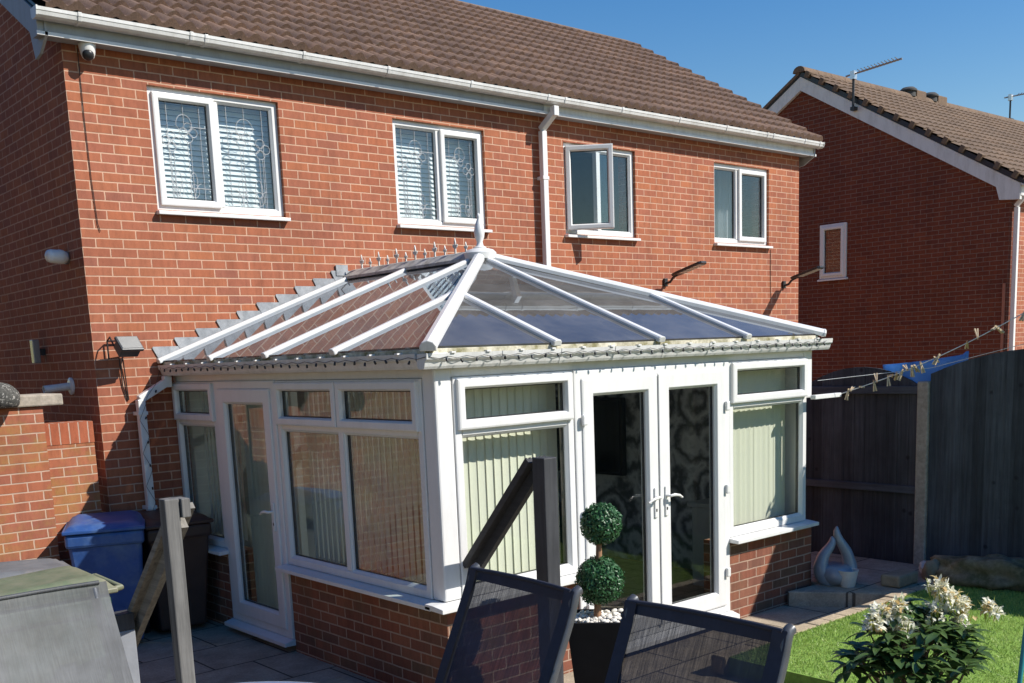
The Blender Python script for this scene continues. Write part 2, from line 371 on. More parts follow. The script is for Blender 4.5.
M['ceramic'] = plain('grey_glazed_ceramic', (.25,.29,.34), .28, .18, 6, .05, dirt=(.42,.44,.46), dscale=4)
M['pot'] = plain('flaking_white_pot', (.60,.60,.58), .7, .1, 10, .3, dirt=(.3,.3,.29), dscale=5)
M['rock'] = plain('mossy_rock', (.2,.165,.11), .95, .5, 7, 1.0, dirt=(.07,.065,.03), dscale=5, dstops=(.4,.6))
M['stone'] = plain('sandstone_block', (.25,.20,.14), .92, .3, 9, .6, dirt=(.10,.09,.06), dscale=4)
M['shell'] = plain('pale_pebbly_stone', (.55,.5,.46), .8, .3, 30, .6)
M['peg'] = wood_mat('wooden_peg', (.58,.46,.30), (.4,.3,.2), 'z', .7)
M['line'] = plain('white_cord', (.6,.6,.6), .6, .1, 30)
M['teal'] = plain('turquoise_plastic', (.02,.22,.25), .4, .1, 20)
M['table_glass'] = glass_mat('table_glass', (.85,.9,.88), 1.5, 1.2)
def cloth_mat():
    m, nt, ns, lk = new_mat('blue_cloth')
    tc = ns.new('ShaderNodeTexCoord').outputs['Object']
    c = ramp(ns, lk, noise(ns, lk, 4, 5, .6, tc), [(.3,(.17,.38,.68)),(.7,(.24,.47,.80))])
    d = nd(ns, 'ShaderNodeBsdfDiffuse'); lk.new(c, d.inputs[0]); t = nd(ns, 'ShaderNodeBsdfTranslucent'); lk.new(c, t.inputs[0])
    mx = nd(ns, 'ShaderNodeMixShader'); mx.inputs[0].default_value = .5
    lk.new(d.outputs[0], mx.inputs[1]); lk.new(t.outputs[0], mx.inputs[2])
    o = nd(ns, 'ShaderNodeOutputMaterial'); lk.new(mx.outputs[0], o.inputs[0]); return m
M['cloth'] = cloth_mat()
def slab_mat(name, c1, c2, joint, bw, bh, ms):
    m, nt, ns, lk = new_mat(name)
    tc = ns.new('ShaderNodeTexCoord').outputs['Object']
    br = ns.new('ShaderNodeTexBrick'); br.offset = .5; lk.new(tc, br.inputs['Vector'])
    for k, x in (('Scale',1.0),('Mortar Size',ms),('Mortar Smooth',.3),('Brick Width',bw),('Row Height',bh)): br.inputs[k].default_value = x
    br.inputs['Color1'].default_value = (*c1,1); br.inputs['Color2'].default_value = (*c2,1); br.inputs['Mortar'].default_value = (*joint,1)
    c = mixc(ns, lk, 1.0, br.outputs[0], ramp(ns, lk, noise(ns, lk, 3.5, 8, .75, tc), [(.3,.6),(.7,1.2)]), 'MULTIPLY')
    sp = noise(ns, lk, 60, 4, .8, tc)
    c = mixc(ns, lk, 1.0, c, ramp(ns, lk, sp, [(.3,.7),(.7,1.2)]), 'MULTIPLY')
    h = mth(ns, lk, 'ADD', mth(ns, lk, 'MULTIPLY', br.outputs['Fac'], -1.0), mth(ns, lk, 'MULTIPLY', sp, .4))
    finish(nt, ns, lk, c, .92, h, .5, .008, .3); return m
M['patio'] = slab_mat('patio_slabs', (.36,.30,.22), (.42,.35,.26), (.10,.08,.06), .6, .6, .009)
M['kerb'] = slab_mat('kerb_stones', (.46,.37,.26), (.40,.32,.22), (.1,.08,.055), .42, .6, .008)
M['ground'] = plain('ground_earth', (.12,.12,.07), .95, .3, .4, .3)
M['turf'] = plain('turf_backing', (.17,.29,.045), .95, .25, 30, .5)
M['grass'] = leaf_mat('artificial_grass', (.24,.37,.07), (.37,.47,.13), .5, .3, 9)
def rose_mat():
    m, nt, ns, lk = new_mat('rose_wallpaper')
    tc = ns.new('ShaderNodeTexCoord').outputs['Object']
    v = ns.new('ShaderNodeTexVoronoi'); v.inputs['Scale'].default_value = 2.6; v.inputs['Randomness'].default_value = .7; lk.new(tc, v.inputs[0])
    n = noise(ns, lk, 7, 3, .6, tc)
    d = mth(ns, lk, 'ADD', mth(ns, lk, 'MULTIPLY', v.outputs[0], 22.0), mth(ns, lk, 'MULTIPLY', n, 9.0))
    s = mth(ns, lk, 'MULTIPLY_ADD', mth(ns, lk, 'SINE', d), .5, .5)
    c = ramp(ns, lk, s, [(0.0,(.14,.145,.15)),(.55,(.42,.43,.445)),(1.0,(.7,.71,.72))])
    finish(nt, ns, lk, c, .8); return m
M['roses'] = rose_mat()
M['floor_in'] = slab_mat('tiled_floor', (.30,.26,.22), (.26,.225,.19), (.12,.1,.09), .4, .4, .005)
M['cabinet'] = plain('grey_cabinet', (.36,.39,.40), .5, .1, 5)
M['dark_sofa'] = plain('dark_leather', (.02,.018,.018), .45, .2, 10)
M['white_cloth'] = plain('white_cushion', (.6,.6,.58), .9, .1, 10)
M['red'] = plain('red_plastic', (.45,.05,.03), .4, .1, 10)
M['screen'] = plain('screen', (.008,.009,.010), .15, .1, 4)
M['aggregate'] = plain('pebbledash_stone', (.07,.068,.06), .95, .6, 55, 1.2, dirt=(.42,.40,.36), dscale=48, dstops=(.55,.62))

# ------------------------------------------------------------------ world, sun, camera
KX, KZ = .74, 1.085         # sunlight travels (-KX, 1, -KZ)
w = bpy.data.worlds.new('World'); scene.world = w; w.use_nodes = True
wn = w.node_tree; bg = wn.nodes['Background']; bg.inputs[1].default_value = .09
sky = wn.nodes.new('ShaderNodeTexSky'); sky.sky_type = 'NISHITA'; sky.sun_disc = False
hl = math.hypot(KX, 1); sky.sun_elevation = math.atan2(KZ, hl)
sky.sun_rotation = math.atan2(KX, -1)      # azimuth measured from +Y towards +X
sky.air_density = 1.3; sky.dust_density = .1; sky.ozone_density = 2.0
hs = wn.nodes.new('ShaderNodeHueSaturation'); hs.inputs['Saturation'].default_value = 1.5; hs.inputs['Hue'].default_value = .512
wn.links.new(sky.outputs[0], hs.inputs['Color']); wn.links.new(hs.outputs[0], bg.inputs[0])
sl = bpy.data.lights.new('sun', 'SUN'); sl.energy = 5.0; sl.angle = rad(.5); sl.color = (1, .945, .86)
so = bpy.data.objects.new('sun', sl); C.objects.link(so)
so.rotation_euler = Vector((-KX, 1, -KZ)).to_track_quat('-Z', 'Y').to_euler()
cam = bpy.data.cameras.new('camera'); co = bpy.data.objects.new('camera', cam); C.objects.link(co); scene.camera = co
cam.sensor_width = 36; cam.lens = 1049.3/1024*36; cam.shift_y = (530.25-341.5)/1024; cam.clip_start = .05; cam.clip_end = 2000
r_ = Vector((.7548,-.6547,-.0399)); u_ = Vector((.1386,.0998,.9853)); f_ = Vector((.6411,.7492,-.1661))
f_ = r_.cross(u_) * -1; 
Mc = Matrix.Identity(4)
for k in range(3): Mc[k][0] = r_[k]; Mc[k][1] = u_[k]; Mc[k][2] = -f_[k]
Mc[0][3], Mc[1][3], Mc[2][3] = -3.1293, -8.8459, 2.1878
co.matrix_world = Mc
scene.view_settings.view_transform = 'Standard'; scene.view_settings.look = 'None'; scene.view_settings.exposure = 0.47; scene.view_settings.gamma = 1
scene.cycles.max_bounces = 10; scene.cycles.transparent_max_bounces = 24; scene.cycles.glossy_bounces = 5; scene.cycles.diffuse_bounces = 4
scene.cycles.caustics_reflective = False; scene.cycles.caustics_refractive = False

# ------------------------------------------------------------------ ground
tag(MB().box(-120,120,-120,120,-.6,-.15).build('ground', M['ground']), kind='structure')
tag(MB().box(-4.4,5.88,-12,7,-.145,0).build('patio', M['patio']), kind='structure')
tag(MB().box(2.35,5.86,-12,-4.62,.004,.125).build('lawn', M['turf']), kind='structure')
k = MB()
for i in range(9):
    x0 = 2.3 + i*.37; a = R.uniform(-.012,.012)
    k.box(x0, x0+.36, -4.615+a, -4.50+a, .003, .135+R.uniform(-.006,.006))
tag(k.build('kerb', M['kerb'], bevel=.012), kind='structure')
# artificial turf blades
g = MB()
vs, fs = [], []
for i in range(52000):
    x = R.uniform(2.36, 5.8); y = -4.63 - R.random()**1.25*2.6
    h = R.uniform(.012,.026); a = R.uniform(0, 6.283); wd = R.uniform(.0022,.0038)
    lx, ly = R.gauss(0,.009), R.gauss(0,.009)
    n = len(vs); ca, sa = math.cos(a)*wd, math.sin(a)*wd
    vs += [(x-ca,y-sa,.1245),(x+ca,y+sa,.1245),(x+lx,y+ly,.125+h)]; fs.append((n,n+1,n+2))
g.v, g.f = vs, fs
tag(g.build('grass', M['grass'], recalc=False), 'short bright green artificial grass covering the lawn', 'grass', kind='stuff')
tag(MB().box(6.0,40,-40,40,-.146,-.05).build('neighbour_ground', M['patio']), kind='structure')

# ------------------------------------------------------------------ generic house pieces
def wall_holes(x0,x1,z0,z1,y0,y1,holes):
    mb = MB()
    xs = sorted({x0,x1,*[h[0] for h in holes],*[h[1] for h in holes]}); zs = sorted({z0,z1,*[h[2] for h in holes],*[h[3] for h in holes]})
    inh = lambda xa,xb,za,zb: any(h[0]<=xa+1e-6 and xb<=h[1]+1e-6 and h[2]<=za+1e-6 and zb<=h[3]+1e-6 for h in holes)
    solid = {}
    for i in range(len(xs)-1):
        for j in range(len(zs)-1): solid[i,j] = not inh(xs[i],xs[i+1],zs[j],zs[j+1])
    idx = {}
    def V(x,y,z):
        key=(round(x,5),round(y,5),round(z,5))
        if key not in idx: idx[key]=len(mb.v); mb.v.append((x,y,z))
        return idx[key]
    for (i,j),sd in solid.items():
        if not sd: continue
        a,b,c,d = xs[i],xs[i+1],zs[j],zs[j+1]
        mb.f.append((V(a,y0,c),V(b,y0,c),V(b,y0,d),V(a,y0,d))); mb.f.append((V(a,y1,c),V(a,y1,d),V(b,y1,d),V(b,y1,c)))
        if not solid.get((i-1,j)): mb.f.append((V(a,y0,c),V(a,y0,d),V(a,y1,d),V(a,y1,c)))
        if not solid.get((i+1,j)): mb.f.append((V(b,y0,c),V(b,y1,c),V(b,y1,d),V(b,y0,d)))
        if not solid.get((i,j-1)): mb.f.append((V(a,y0,c),V(a,y1,c),V(b,y1,c),V(b,y0,c)))
        if not solid.get((i,j+1)): mb.f.append((V(a,y0,d),V(b,y0,d),V(b,y1,d),V(a,y1,d)))
    return mb
def tiled_slope(x0,x1,ye,ze,yr,zr,gauge=.3,pitchx=.15,roll=.046,step=.04,rows=None):
    """rows of rolled concrete tiles from the eave line (ye,ze) to the ridge (yr,zr)"""
    mb = MB(); L = math.hypot(yr-ye, zr-ze); n = max(1, round(L/gauge)); t = Vector((0,(yr-ye)/L,(zr-ze)/L)); nm = Vector((0,-t.z,t.y))
    if nm.z < 0: nm = -nm
    prof = []; nx = int(round((x1-x0)/pitchx)); px = (x1-x0)/nx
    for i in range(nx):
        for q, h in ((0,0),(.14,0),(.26,.38),(.40,.80),(.57,1),(.74,.80),(.88,.38)): prof.append((x0+(i+q)*px, h*roll))
    prof.append((x1, 0)); m = len(prof)
    for j in range(n):
        s0 = L*j/n; s1 = L*(j+1)/n
        base = len(mb.v)
        for s, extra in ((s0, step-(.042 if j else .065)), (s0, step), (s1+.03, 0)):
            for i, (x, h) in enumerate(prof):
                jit = (R.random()-.5)*.003
                hh = h
                p = Vector((x, ye, ze)) + t*(s - 0 + jit*.6) + nm*(hh + extra + (jit if extra == step else 0)); mb.v.append(tuple(p))
        for q in range(2):
            for i in range(m-1):
                a = base+q*m+i; mb.f.append((a,a+1,a+m+1,a+m))
    return mb
def gutter_mb(pts_prof, a, b):
    mb = MB(); mb.prism([(a, y, z) for y, z in pts_prof], (b-a,0,0)); return mb

FR = [(0,0),(0,.068),(.012,.07),(.05,.07),(.062,.05),(.062,0)]      # outer frame profile
SA = [(0,.02),(0,.094),(.012,.098),(.048,.098),(.06,.078),(.06,.02)]  # sash profile
def window(parent, Mx, u0,u1,v0,v1, lights, sill=.09, mull=None, glass='glass_up', fm='upvc', lead=None, transom=None, silln=None, sub=None, sillend=.03, framework=True):
    """Mx maps (u, z, outward). lights: list of (u0,u1,v0,v1,kind,angle)."""
    f = MB().ring(Mx,u0,u1,v0,v1,FR)
    for m_ in (mull or []): f.lbox(Mx,m_-.03,m_+.03,v0+.06,v1-.06,.003,.066)
    for (ta,tb,tz) in (transom or []): f.lbox(Mx,ta,tb,tz-.03,tz+.03,.002,.067)
    fo = f.build('window', M[fm], parent, bevel=.003)
    if sill: 
        s = MB(); a, b = silln or (u0-sillend, u1+sillend)
        s.prism([Mx @ Vector((a,v0-.003,-.02)), Mx @ Vector((a,v0-.003,.06)), Mx @ Vector((a,v0-.014,sill)), Mx @ Vector((a,v0-.042,sill)), Mx @ Vector((a,v0-.036,-.02))], Mx.to_3x3() @ Vector((b-a,0,0)))
        s.build('sill', M[fm], fo, bevel=.003)
    for li, (a,b,c,d,kind,ang) in enumerate(lights):
        Ml = Mx
        if kind == 'sash':
            if ang:
                Ml = Mx @ Matrix.Translation((a+.055,0,.035)) @ Matrix.Rotation(-ang,4,'Y') @ Matrix.Translation((-a,0,0))
            MB().ring(Ml,a-.012,b+.012,c-.012,d+.012,SA).build('sash', M[fm], fo, bevel=.003)
            ga,gb,gc,gd,gw = a+.044,b-.044,c+.044,d-.044,.055
        else:
            MB().ring(Ml,a,b,c,d,[(0,.052),(0,.064),(.016,.048),(.016,.03),(.0,.03)]).build('glazing_bead', M[fm], fo)
            ga,gb,gc,gd,gw = a+.008,b-.008,c+.008,d-.008,.036
        MB().lbox(Ml,ga,gb,gc,gd,gw-.006,gw).build('pane', M[glass], fo)
        MB().ring(Ml,ga,gb,gc,gd,[(0,gw-.022),(0,gw+.0015),(.011,gw+.0015),(.011,gw-.022)]).build('glazing_seal', M['black'], fo)
        if lead: lead(fo, Ml, ga,gb,gc,gd,gw+.003, li)
    return fo
def lead_lines(fo, Mx, a,b,c,d,w_, li):
    mb = MB(); H = d-c; Wd = b-a
    def ln(pts): mb.tube([Mx @ Vector((a+x*Wd, c+y*H, w_)) for x,y in pts], .0027, 5)
    fl = (lambda x: 1-x) if li else (lambda x: x)
    # borders and verticals
    for x in (.16,.83): ln([(fl(x),0),(fl(x),1)])
    ln([(fl(.5),.78),(fl(.5),1)])
    for y in (.13,.76): ln([(fl(.6),y),(fl(1),y)])
    def arc(cx,cy,rx,ry,a0,a1,n=12): ln([(fl(cx+rx*math.cos(rad(a0+(a1-a0)*i/n))), cy+ry*math.sin(rad(a0+(a1-a0)*i/n))) for i in range(n+1)])
    for cx, cy in ((.22,.60),(.58,.70)):
        for ox, oy in ((0,.055),(0,-.055),(.1,0),(-.1,0)): arc(cx+ox,cy+oy,.085,.045,0,360)
        ln([(fl(cx-.03),cy-.1),(fl(cx-.03),.02)]); ln([(fl(cx+.03),cy-.1),(fl(cx+.03),.02)])
    arc(.5,.78,.16,.1,0,180); arc(.5,.78,.16,.07,180,360)
    for cx in (.3,.62):
        arc(cx-.15,.02,.15,.16,0,90); arc(cx+.15,.02,.15,.16,90,180); arc(cx,.1,.09,.07,0,360); arc(cx,.2,.07,.09,-90,270)
    mb.build('lead_pattern', M['came'], fo, smooth=60)

# ------------------------------------------------------------------ the semi-detached house
house = thing('semi_detached_house', 'red brick semi-detached house with four white upstairs windows and brown tiled roof', 'house', (0,0,0))
WINS = {'A':(.66,1.87),'B':(3.113,4.272),'C':(5.42,6.60),'D':(8.09,9.27)}
holes = [(a,b,3.5,4.5) for a,b in WINS.values()]
wall_holes(0,9.97,-.1,4.93,0,.28,holes).build('front_wall', M['brick'], house)
gab = [(.281,-.1),(6.56,-.1),(6.56,4.9),(3.28,6.82),(.281,5.07)]
MB().prism([(0,y,z) for y,z in gab],(.28,0,0)).build('gable_wall', M['brick'], house)
MB().prism([(9.69,y,z) for y,z in gab],(.28,0,0)).build('gable_wall', M['brick'], house)
MB().box(.28,9.69,6.3,6.55,-.1,4.9).build('rear_wall', M['brick'], house)
MB().box(.29,9.68,.30,6.2,4.72,4.8).build('ceiling', M['plaster'], house)
MB().box(.29,9.68,.30,6.2,2.4,2.5).build('upper_floor', M['plaster'], house)
MB().box(.29,9.68,2.6,2.7,2.51,4.71).build('inner_wall', M['plaster'], house)
for x in (2.45, 4.98, 7.3): MB().box(x,x+.1,.3,2.59,2.51,4.71).build('inner_wall', M['plaster'], house)
# soldier course lines above windows are brick; thin steel lintel shadow gap
rf = tiled_slope(-.18,10.12,-.262,4.886,3.28,6.985).build('roof', M['tile'], house, smooth=40)
MB().prism([(-.17,3.28,6.99),(10.11,3.28,6.99),(10.11,6.9,4.88),(-.17,6.9,4.88)],(0,0,-.05)).build('roof', M['tile'], house)
MB().prism([(-.16,-.2,4.83),(-.16,3.28,6.87),(-.16,3.28,6.90),(-.16,-.2,4.86)],(10.26,0,0)).build('roof_felt', M['black'], house)
rd = MB()
for i in range(23):
    x0 = -.16+i*.443
    pts = []
    n = 8; prof = [(.13*math.cos(math.pi*k/n), .105*math.sin(math.pi*k/n)) for k in range(n+1)]
    rd.prism([(x0, 3.28+a, 6.925+b) for a,b in prof], (.44,0,0))
rd.build('ridge_tiles', M['ridge'], rf, smooth=40)
MB().box(-.22,4.995,-.152,-.132,4.718,4.892).build('fascia', M['fascia'], house); MB().box(5.0,10.13,-.1525,-.132,4.718,4.892).build('fascia', M['upvc_old'], house)
MB().box(-.23,10.14,-.166,-.1525,4.714,4.745).build('fascia_trim', M['upvc'], house, bevel=.003)
MB().box(-.21,10.12,-.131,-.003,4.724,4.738).build('soffit', M['fascia'], house)
GP = [(-.157,4.884),(-.157,4.835),(-.18,4.815),(-.246,4.815),(-.268,4.83),(-.276,4.857),(-.28,4.86),(-.282,4.884),(-.275,4.885),(-.26,4.842),(-.172,4.842),(-.164,4.884)]
gt = gutter_mb(GP,-.25,10.15).build('gutter', M['upvc_old'], house)
GPo = [(-.155,4.888),(-.155,4.83),(-.178,4.81),(-.248,4.81),(-.273,4.825),(-.282,4.854),(-.286,4.857),(-.288,4.888)]
for x in (.05,.95,1.08,2.0,2.9,3.9,4.95,5.2,6.1,7.1,8.0,8.85,8.98,9.7,10.05):
    gutter_mb(GPo,x,x+.03).build('gutter_clip', M['upvc_old'], gt, bevel=.003)
for x in (-.258,10.145): gutter_mb(GPo,x,x+.012).build('gutter_end', M['upvc_old'], gt)
dp = MB()
dp.box(5.015,5.085,-.10,-.035,2.0,4.56)
dp.beam((5.05,-.068,4.55),(5.085,-.245,4.70),.068,.066,up=(0,1,1)); dp.box(5.05,5.12,-.265,-.195,4.69,4.79)
dpo = dp.build('downpipe', M['upvc'], house, bevel=.006)
for z in (4.05, 2.9): MB().box(5.005,5.095,-.105,-.003,z,z+.035).build('pipe_bracket', M['upvc'], dpo, bevel=.003)
# bargeboards, verge undercloak
for xb in (-.17, 10.09):
    b = MB(); b.prism([(xb,-.166,4.715),(xb,-.166,4.83),(xb,3.28,6.86),(xb,3.28,6.66),(xb,.18,4.82),(xb,.11,4.60),(xb,.0,4.62)],(.022,0,0)); b.build('bargeboard', M['fascia'], house)
    x2, x3 = (-.146,-.003) if xb < 0 else (9.973, 10.088)
    MB().prism([(x2,.02,4.86),(x2,3.27,6.74),(x2,3.27,6.755),(x2,.02,4.875)],(x3-x2,0,0)).build('verge_soffit', M['fascia'], house)
def front(x, y=.105): return axes((0,y,0),(1,0,0),(0,0,1),(0,-1,0))
for nm,(a,b) in WINS.items():
    m_ = (a+b)/2 + {'A':.0,'B':.0,'C':.0,'D':-.06}[nm]
    L = (a+.055,m_-.025,3.5+.055,4.5-.055); Rr = (m_+.025,b-.055,3.555,4.445)
    ls = {'A':('sash','fixed'),'B':('fixed','sash'),'C':('sash','fixed'),'D':('fixed','sash')}[nm]
    window(house, front(0), a,b,3.5,4.5, [(*L,ls[0],rad(44) if nm=='C' else 0),(*Rr,ls[1],0)], sill=.165, mull=[m_], lead=lead_lines if nm in 'AB' else None, sillend=.015)
# venetian blinds hang inside windows A and B
for nm, lb in (('A','white slatted blind behind the leaded window nearest the house corner'),('B','white slatted blind behind the leaded window above the conservatory ridge')):
    a,b = WINS[nm]; t = thing('venetian_blind', lb, 'blind', ((a+b)/2,.25,3.5), 0, 'slatted blinds upstairs')
    s = MB()
    for i in range(22):
        z = 3.525+i*.0455
        s.prism([(a+.008,.178,z-.020),(a+.008,.200,z+.022),(a+.008,.203,z+.021),(a+.008,.181,z-.022)],(b-a-.016,0,0))
    s.build('slats', M['blind_w'], t)
    MB().box(a+.006,b-.006,.172,.21,4.455,4.495).build('head_rail', M['upvc'], t)
t = MB()
pts = []
n = 60
for i in range(n+1):
    x = 8.6+.6*i/n; y = .42+.03*math.sin(i*.9)+.012*math.sin(i*2.3); pts.append((x,y))
v=[];f=[]
for z in (3.3,4.6):
    for x,y in pts: v.append((x,y,z))
for i in range(n): f.append((i,i+1,n+2+i,n+1+i))
t.add(v,f)
tag(t.build('curtain', M['curtain'], smooth=60), 'pale curtain hanging behind right upstairs window', 'curtain')

# ------------------------------------------------------------------ fittings on the house
t = thing('dome_camera', 'white dome security camera under the eaves at house corner', 'camera', (.17,-.10,4.71))
MB().lathe([(.066,4.720),(.066,4.705),(.06,4.67),(.055,4.645),(.045,4.618),(.025,4.602),(.001,4.597)],(.17,-.085,0)).build('housing', M['upvc'], t, smooth=50)
MB().lathe([(.044,.028),(.043,.04),(.03,.056),(.0005,.062)],(.172,-.088,4.648),axis=(-.35,-.8,-.5)).build('lens_dome', M['black'], t, smooth=60)
tag(MB().tube([(.12,-.008,4.70),(.118,-.008,4.2),(.125,-.008,3.7),(.14,-.008,3.36),(.155,-.008,3.30)],.0032,6).build('wall_cable', M['cable']), 'black cable running down the wall from the dome camera', 'cable')
tag(MB().tube([(9.30,-.008,3.45),(9.30,-.008,3.0),(9.31,-.008,2.78)],.004,6).build('wall_cable', M['cable']), 'thin dark cable hanging below the right upstairs window', 'cable')
t = thing('bullet_camera', 'white capsule-shaped security camera on shaded gable wall', 'camera', (-.0,.36,3.12))
MB().lathe([(.05,.0),(.055,.015),(.05,.03)],(-.002,.36,3.12),axis=(-1,0,0)).build('base', M['grey_metal'], t, smooth=40)
MB().lathe([(.045,.03),(.058,.06),(.06,.09),(.056,.10),(.056,.16),(.048,.185),(.025,.20),(.001,.203)],(0,.34,3.12),axis=(-1,-.25,.03)).build('housing', M['upvc'], t, smooth=50)
t = thing('flue_pipe', 'white pipe stub with round collar on shaded gable wall', 'pipe', (0,.60,2.06))
MB().lathe([(.075,.0),(.075,.012),(.06,.02),(.045,.022)],(-.002,.6,2.06),axis=(-1,0,0)).build('collar', M['upvc'], t, smooth=40)
MB().lathe([(.034,.02),(.034,.24),(.028,.24),(.028,.1)],(0,.6,2.06),axis=(-1,0,-.08)).build('pipe', M['upvc_old'], t, smooth=40)
t = thing('outdoor_sensor', 'small black upright sensor on shaded gable wall', 'sensor', (0,1.22,2.37))
MB().box(-.05,-.003,1.20,1.25,2.34,2.40).build('bracket', M['black'], t)
MB().box(-.11,-.05,1.19,1.27,2.27,2.48).build('housing', M['grey_metal'], t, bevel=.006)
t = thing('floodlight', 'black floodlight on bracket beside the conservatory roof', 'floodlight', (.19,-.02,2.33))
fx, fy, fz = .22, -.17, 2.36
MB().tube([(fx-.11,-.03,fz-.09),(fx-.11,-.03,fz+.06),(fx-.11,-.10,fz+.09),(fx-.11,-.17,fz+.02)],.007,6).tube([(fx-.11,-.03,fz+.06),(fx+.10,-.03,fz+.06)],.007,6).tube([(fx+.10,-.03,fz+.06),(fx+.11,-.10,fz+.085),(fx+.11,-.17,fz+.02)],.007,6).build('bracket', M['black'], t, smooth=50)
h = MB(); h.M = Matrix.Translation((fx,fy,fz)) @ Matrix.Rotation(rad(8),4,'Z') @ Matrix.Rotation(rad(-42),4,'X')
h.prism([(-.10,-.06,-.075),(.10,-.06,-.075),(.10,-.06,.075),(-.10,-.06,.075)],(0,.03,0)); h.box(-.085,.085,-.031,.05,-.06,.06)
h.build('housing', plain('floodlight_case',(.07,.075,.08),.35,.2,10), t, bevel=.008)
h = MB(); h.M = Matrix.Translation((fx,fy,fz)) @ Matrix.Rotation(rad(8),4,'Z') @ Matrix.Rotation(rad(-42),4,'X')
h.box(-.088,.088,-.064,-.0605,-.063,.063); h.build('lamp_glass', plain('lamp_glass',(.25,.25,.24),.1,.1,5), t)
h = MB(); h.tube([(.20,-.02,2.28),(.21,-.01,2.05),(.24,-.01,1.93)],.005,6); h.build('lead_wire', M['cable'], t); h = MB(); h.tube([(.23,-.02,2.27),(.245,-.01,2.0),(.25,-.01,1.93)],.005,6); h.build('lead_wire', M['cable'], t)
for i,(x,z,lb) in enumerate(((7.10,2.98,'black solar lamp on curved arm, near the open upstairs window'),(9.60,2.98,'black solar lamp on curved arm at the house right edge'))):
    t = thing('solar_lamp', lb, 'solar lamp', (x,0,z), 0, 'solar lamps on the rear wall')
    MB().box(x-.03,x+.03,-.03,-.003,z-.05,z+.05).build('wall_bracket', M['black'], t, bevel=.005)
    MB().tube([(x,-.03,z-.01),(x,-.09,z+.0),(x,-.14,z+.05),(x,-.2,z+.075)],.016,8).build('arm', M['black'], t, smooth=50)
    h = MB(); h.M = Matrix.Translation((x,-.18,z+.068)) @ Matrix.Rotation(rad(-14),4,'X')
    h.prism([(-.055,.02,0),(.055,.02,0),(.075,-.06,0),(.075,-.43,0),(.045,-.46,0),(-.045,-.46,0),(-.075,-.43,0),(-.075,-.06,0)],(0,0,.03)); h.build('lamp_head', M['black'], t, bevel=.006)
    h = MB(); h.M = Matrix.Translation((x,-.18,z+.068)) @ Matrix.Rotation(rad(-14),4,'X')
    for q in range(6): h.box(-.06,.06,-.42+q*.055,-.38+q*.055,-.005,-.001)
    h.build('led_array', plain('led_plate',(.5,.5,.46),.3,.1,20), t)

# ------------------------------------------------------------------ conservatory
D = 3.7735; XL = .65; XR = 4.5
cons = thing('conservatory', 'white framed glass conservatory with hipped glazed roof on dwarf brick wall', 'conservatory', (2.58,-1.9,0))
FM = axes((0,-D+.06,0),(1,0,0),(0,0,1),(0,-1,0))             # front face: u = x
LM = axes((XL+.06,0,0),(0,-1,0),(0,0,1),(-1,0,0))            # left face: u = -y (0 at the house, 3.77 at the corner)
dw = MB()
dw.box(XL+.004,1.788,-D+.002,-D+.25,-.12,.648)             # front left
dw.build('dwarf_wall', M['brick_c'], cons); dw = MB()
dw.box(3.452,XR+.10,-D+.004,-D+.25,-.12,.648)                # front right
dw.build('dwarf_wall', M['brick_c'], cons)
dw = MB(); dw.box(XL+.002,XL+.25,-.815,-.004,-.12,.648); dw.build('dwarf_wall', M['brick_c'], cons)
dw = MB(); dw.box(XL+.003,XL+.25,-D+.2505,-1.825,-.12,.648)
dw.build('dwarf_wall', M['brick_c'], cons)
MB().box(XR+.012,XR+.13,-D+.252,-.005,-.12,2.09).build('side_wall', M['brick_c'], cons)
MB().box(XR-.008,XR+.009,-D+.2,-.01,.1,2.2).build('wallpaper', M['roses'], cons)
MB().box(XL+.26,XR-.012,-D+.26,-.004,.05,.09).build('floor', M['floor_in'], cons)
MB().box(XR-.006,XR+.0095,-D+.07,-D+.198,.66,2.06).build('window_reveal', M['upvc'], cons)
MB().prism([(XL+.10,-.012,.095),(XR-.02,-.012,.095),(XR-.02,-.012,2.2),(2.555,-.012,2.88),(XL+.10,-.012,2.24)],(0,.008,0)).build('inner_lining', plain('pale_lining',(.46,.465,.44),.85,.12,4), cons)
# posts and head rail
p = MB()
p.box(XL-.004,XL+.125,-D-.004,-D+.125,.69,2.12)           # corner post
p.build('corner_post', M['upvc'], cons, bevel=.012); p = MB()
p.box(XR-.03,XR+.085,-D-.003,-D+.24,1.72,2.12)
p.build('corner_post', M['upvc'], cons, bevel=.012)
hd = MB(); hd.box(XL+.126,XR-.032,-D+.003,-D+.09,2.062,2.15); hd.build('head_rail', M['upvc'], cons, bevel=.004); hd = MB(); hd.box(XL+.003,XL+.09,-D+.126,-.004,2.062,2.15)
hd.build('head_rail', M['upvc'], cons, bevel=.004)
# sills (front left wraps the corner)
# front windows: top-light sash + fixed light below
def cons_win(Mx,u0,u1,splits,gl,silln):
    tr = 1.735; lights=[]; edges=[u0+.055]+[q for s in splits for q in (s-.025,s+.025)]+[u1-.055]
    for i in range(0,len(edges),2):
        lights.append((edges[i]-(.022 if i == 0 else .008),edges[i+1]+(.022 if i+2 == len(edges) else .008),tr+.016,2.06-.026,'sash',0)); lights.append((edges[i],edges[i+1],.69+.055,tr-.03,'fixed',0))
    return window(cons,Mx,u0,u1,.69,2.06,lights,sill=.165,mull=splits,transom=[(u0+.06,u1-.06,tr)],glass=gl,silln=silln,fm='upvc')
wfl = cons_win(FM,XL+.13,1.785,[], 'glass',(XL-.105,1.80))
wfr = cons_win(FM,3.455,XR-.005,[], 'glass',(3.44,XR+.05))
wl1 = cons_win(LM,.02,.82,[], 'glass_side',(.0,.86))
wl3 = cons_win(LM,1.825,D-.13,[2.69], 'glass_side',(1.79,D-.025))
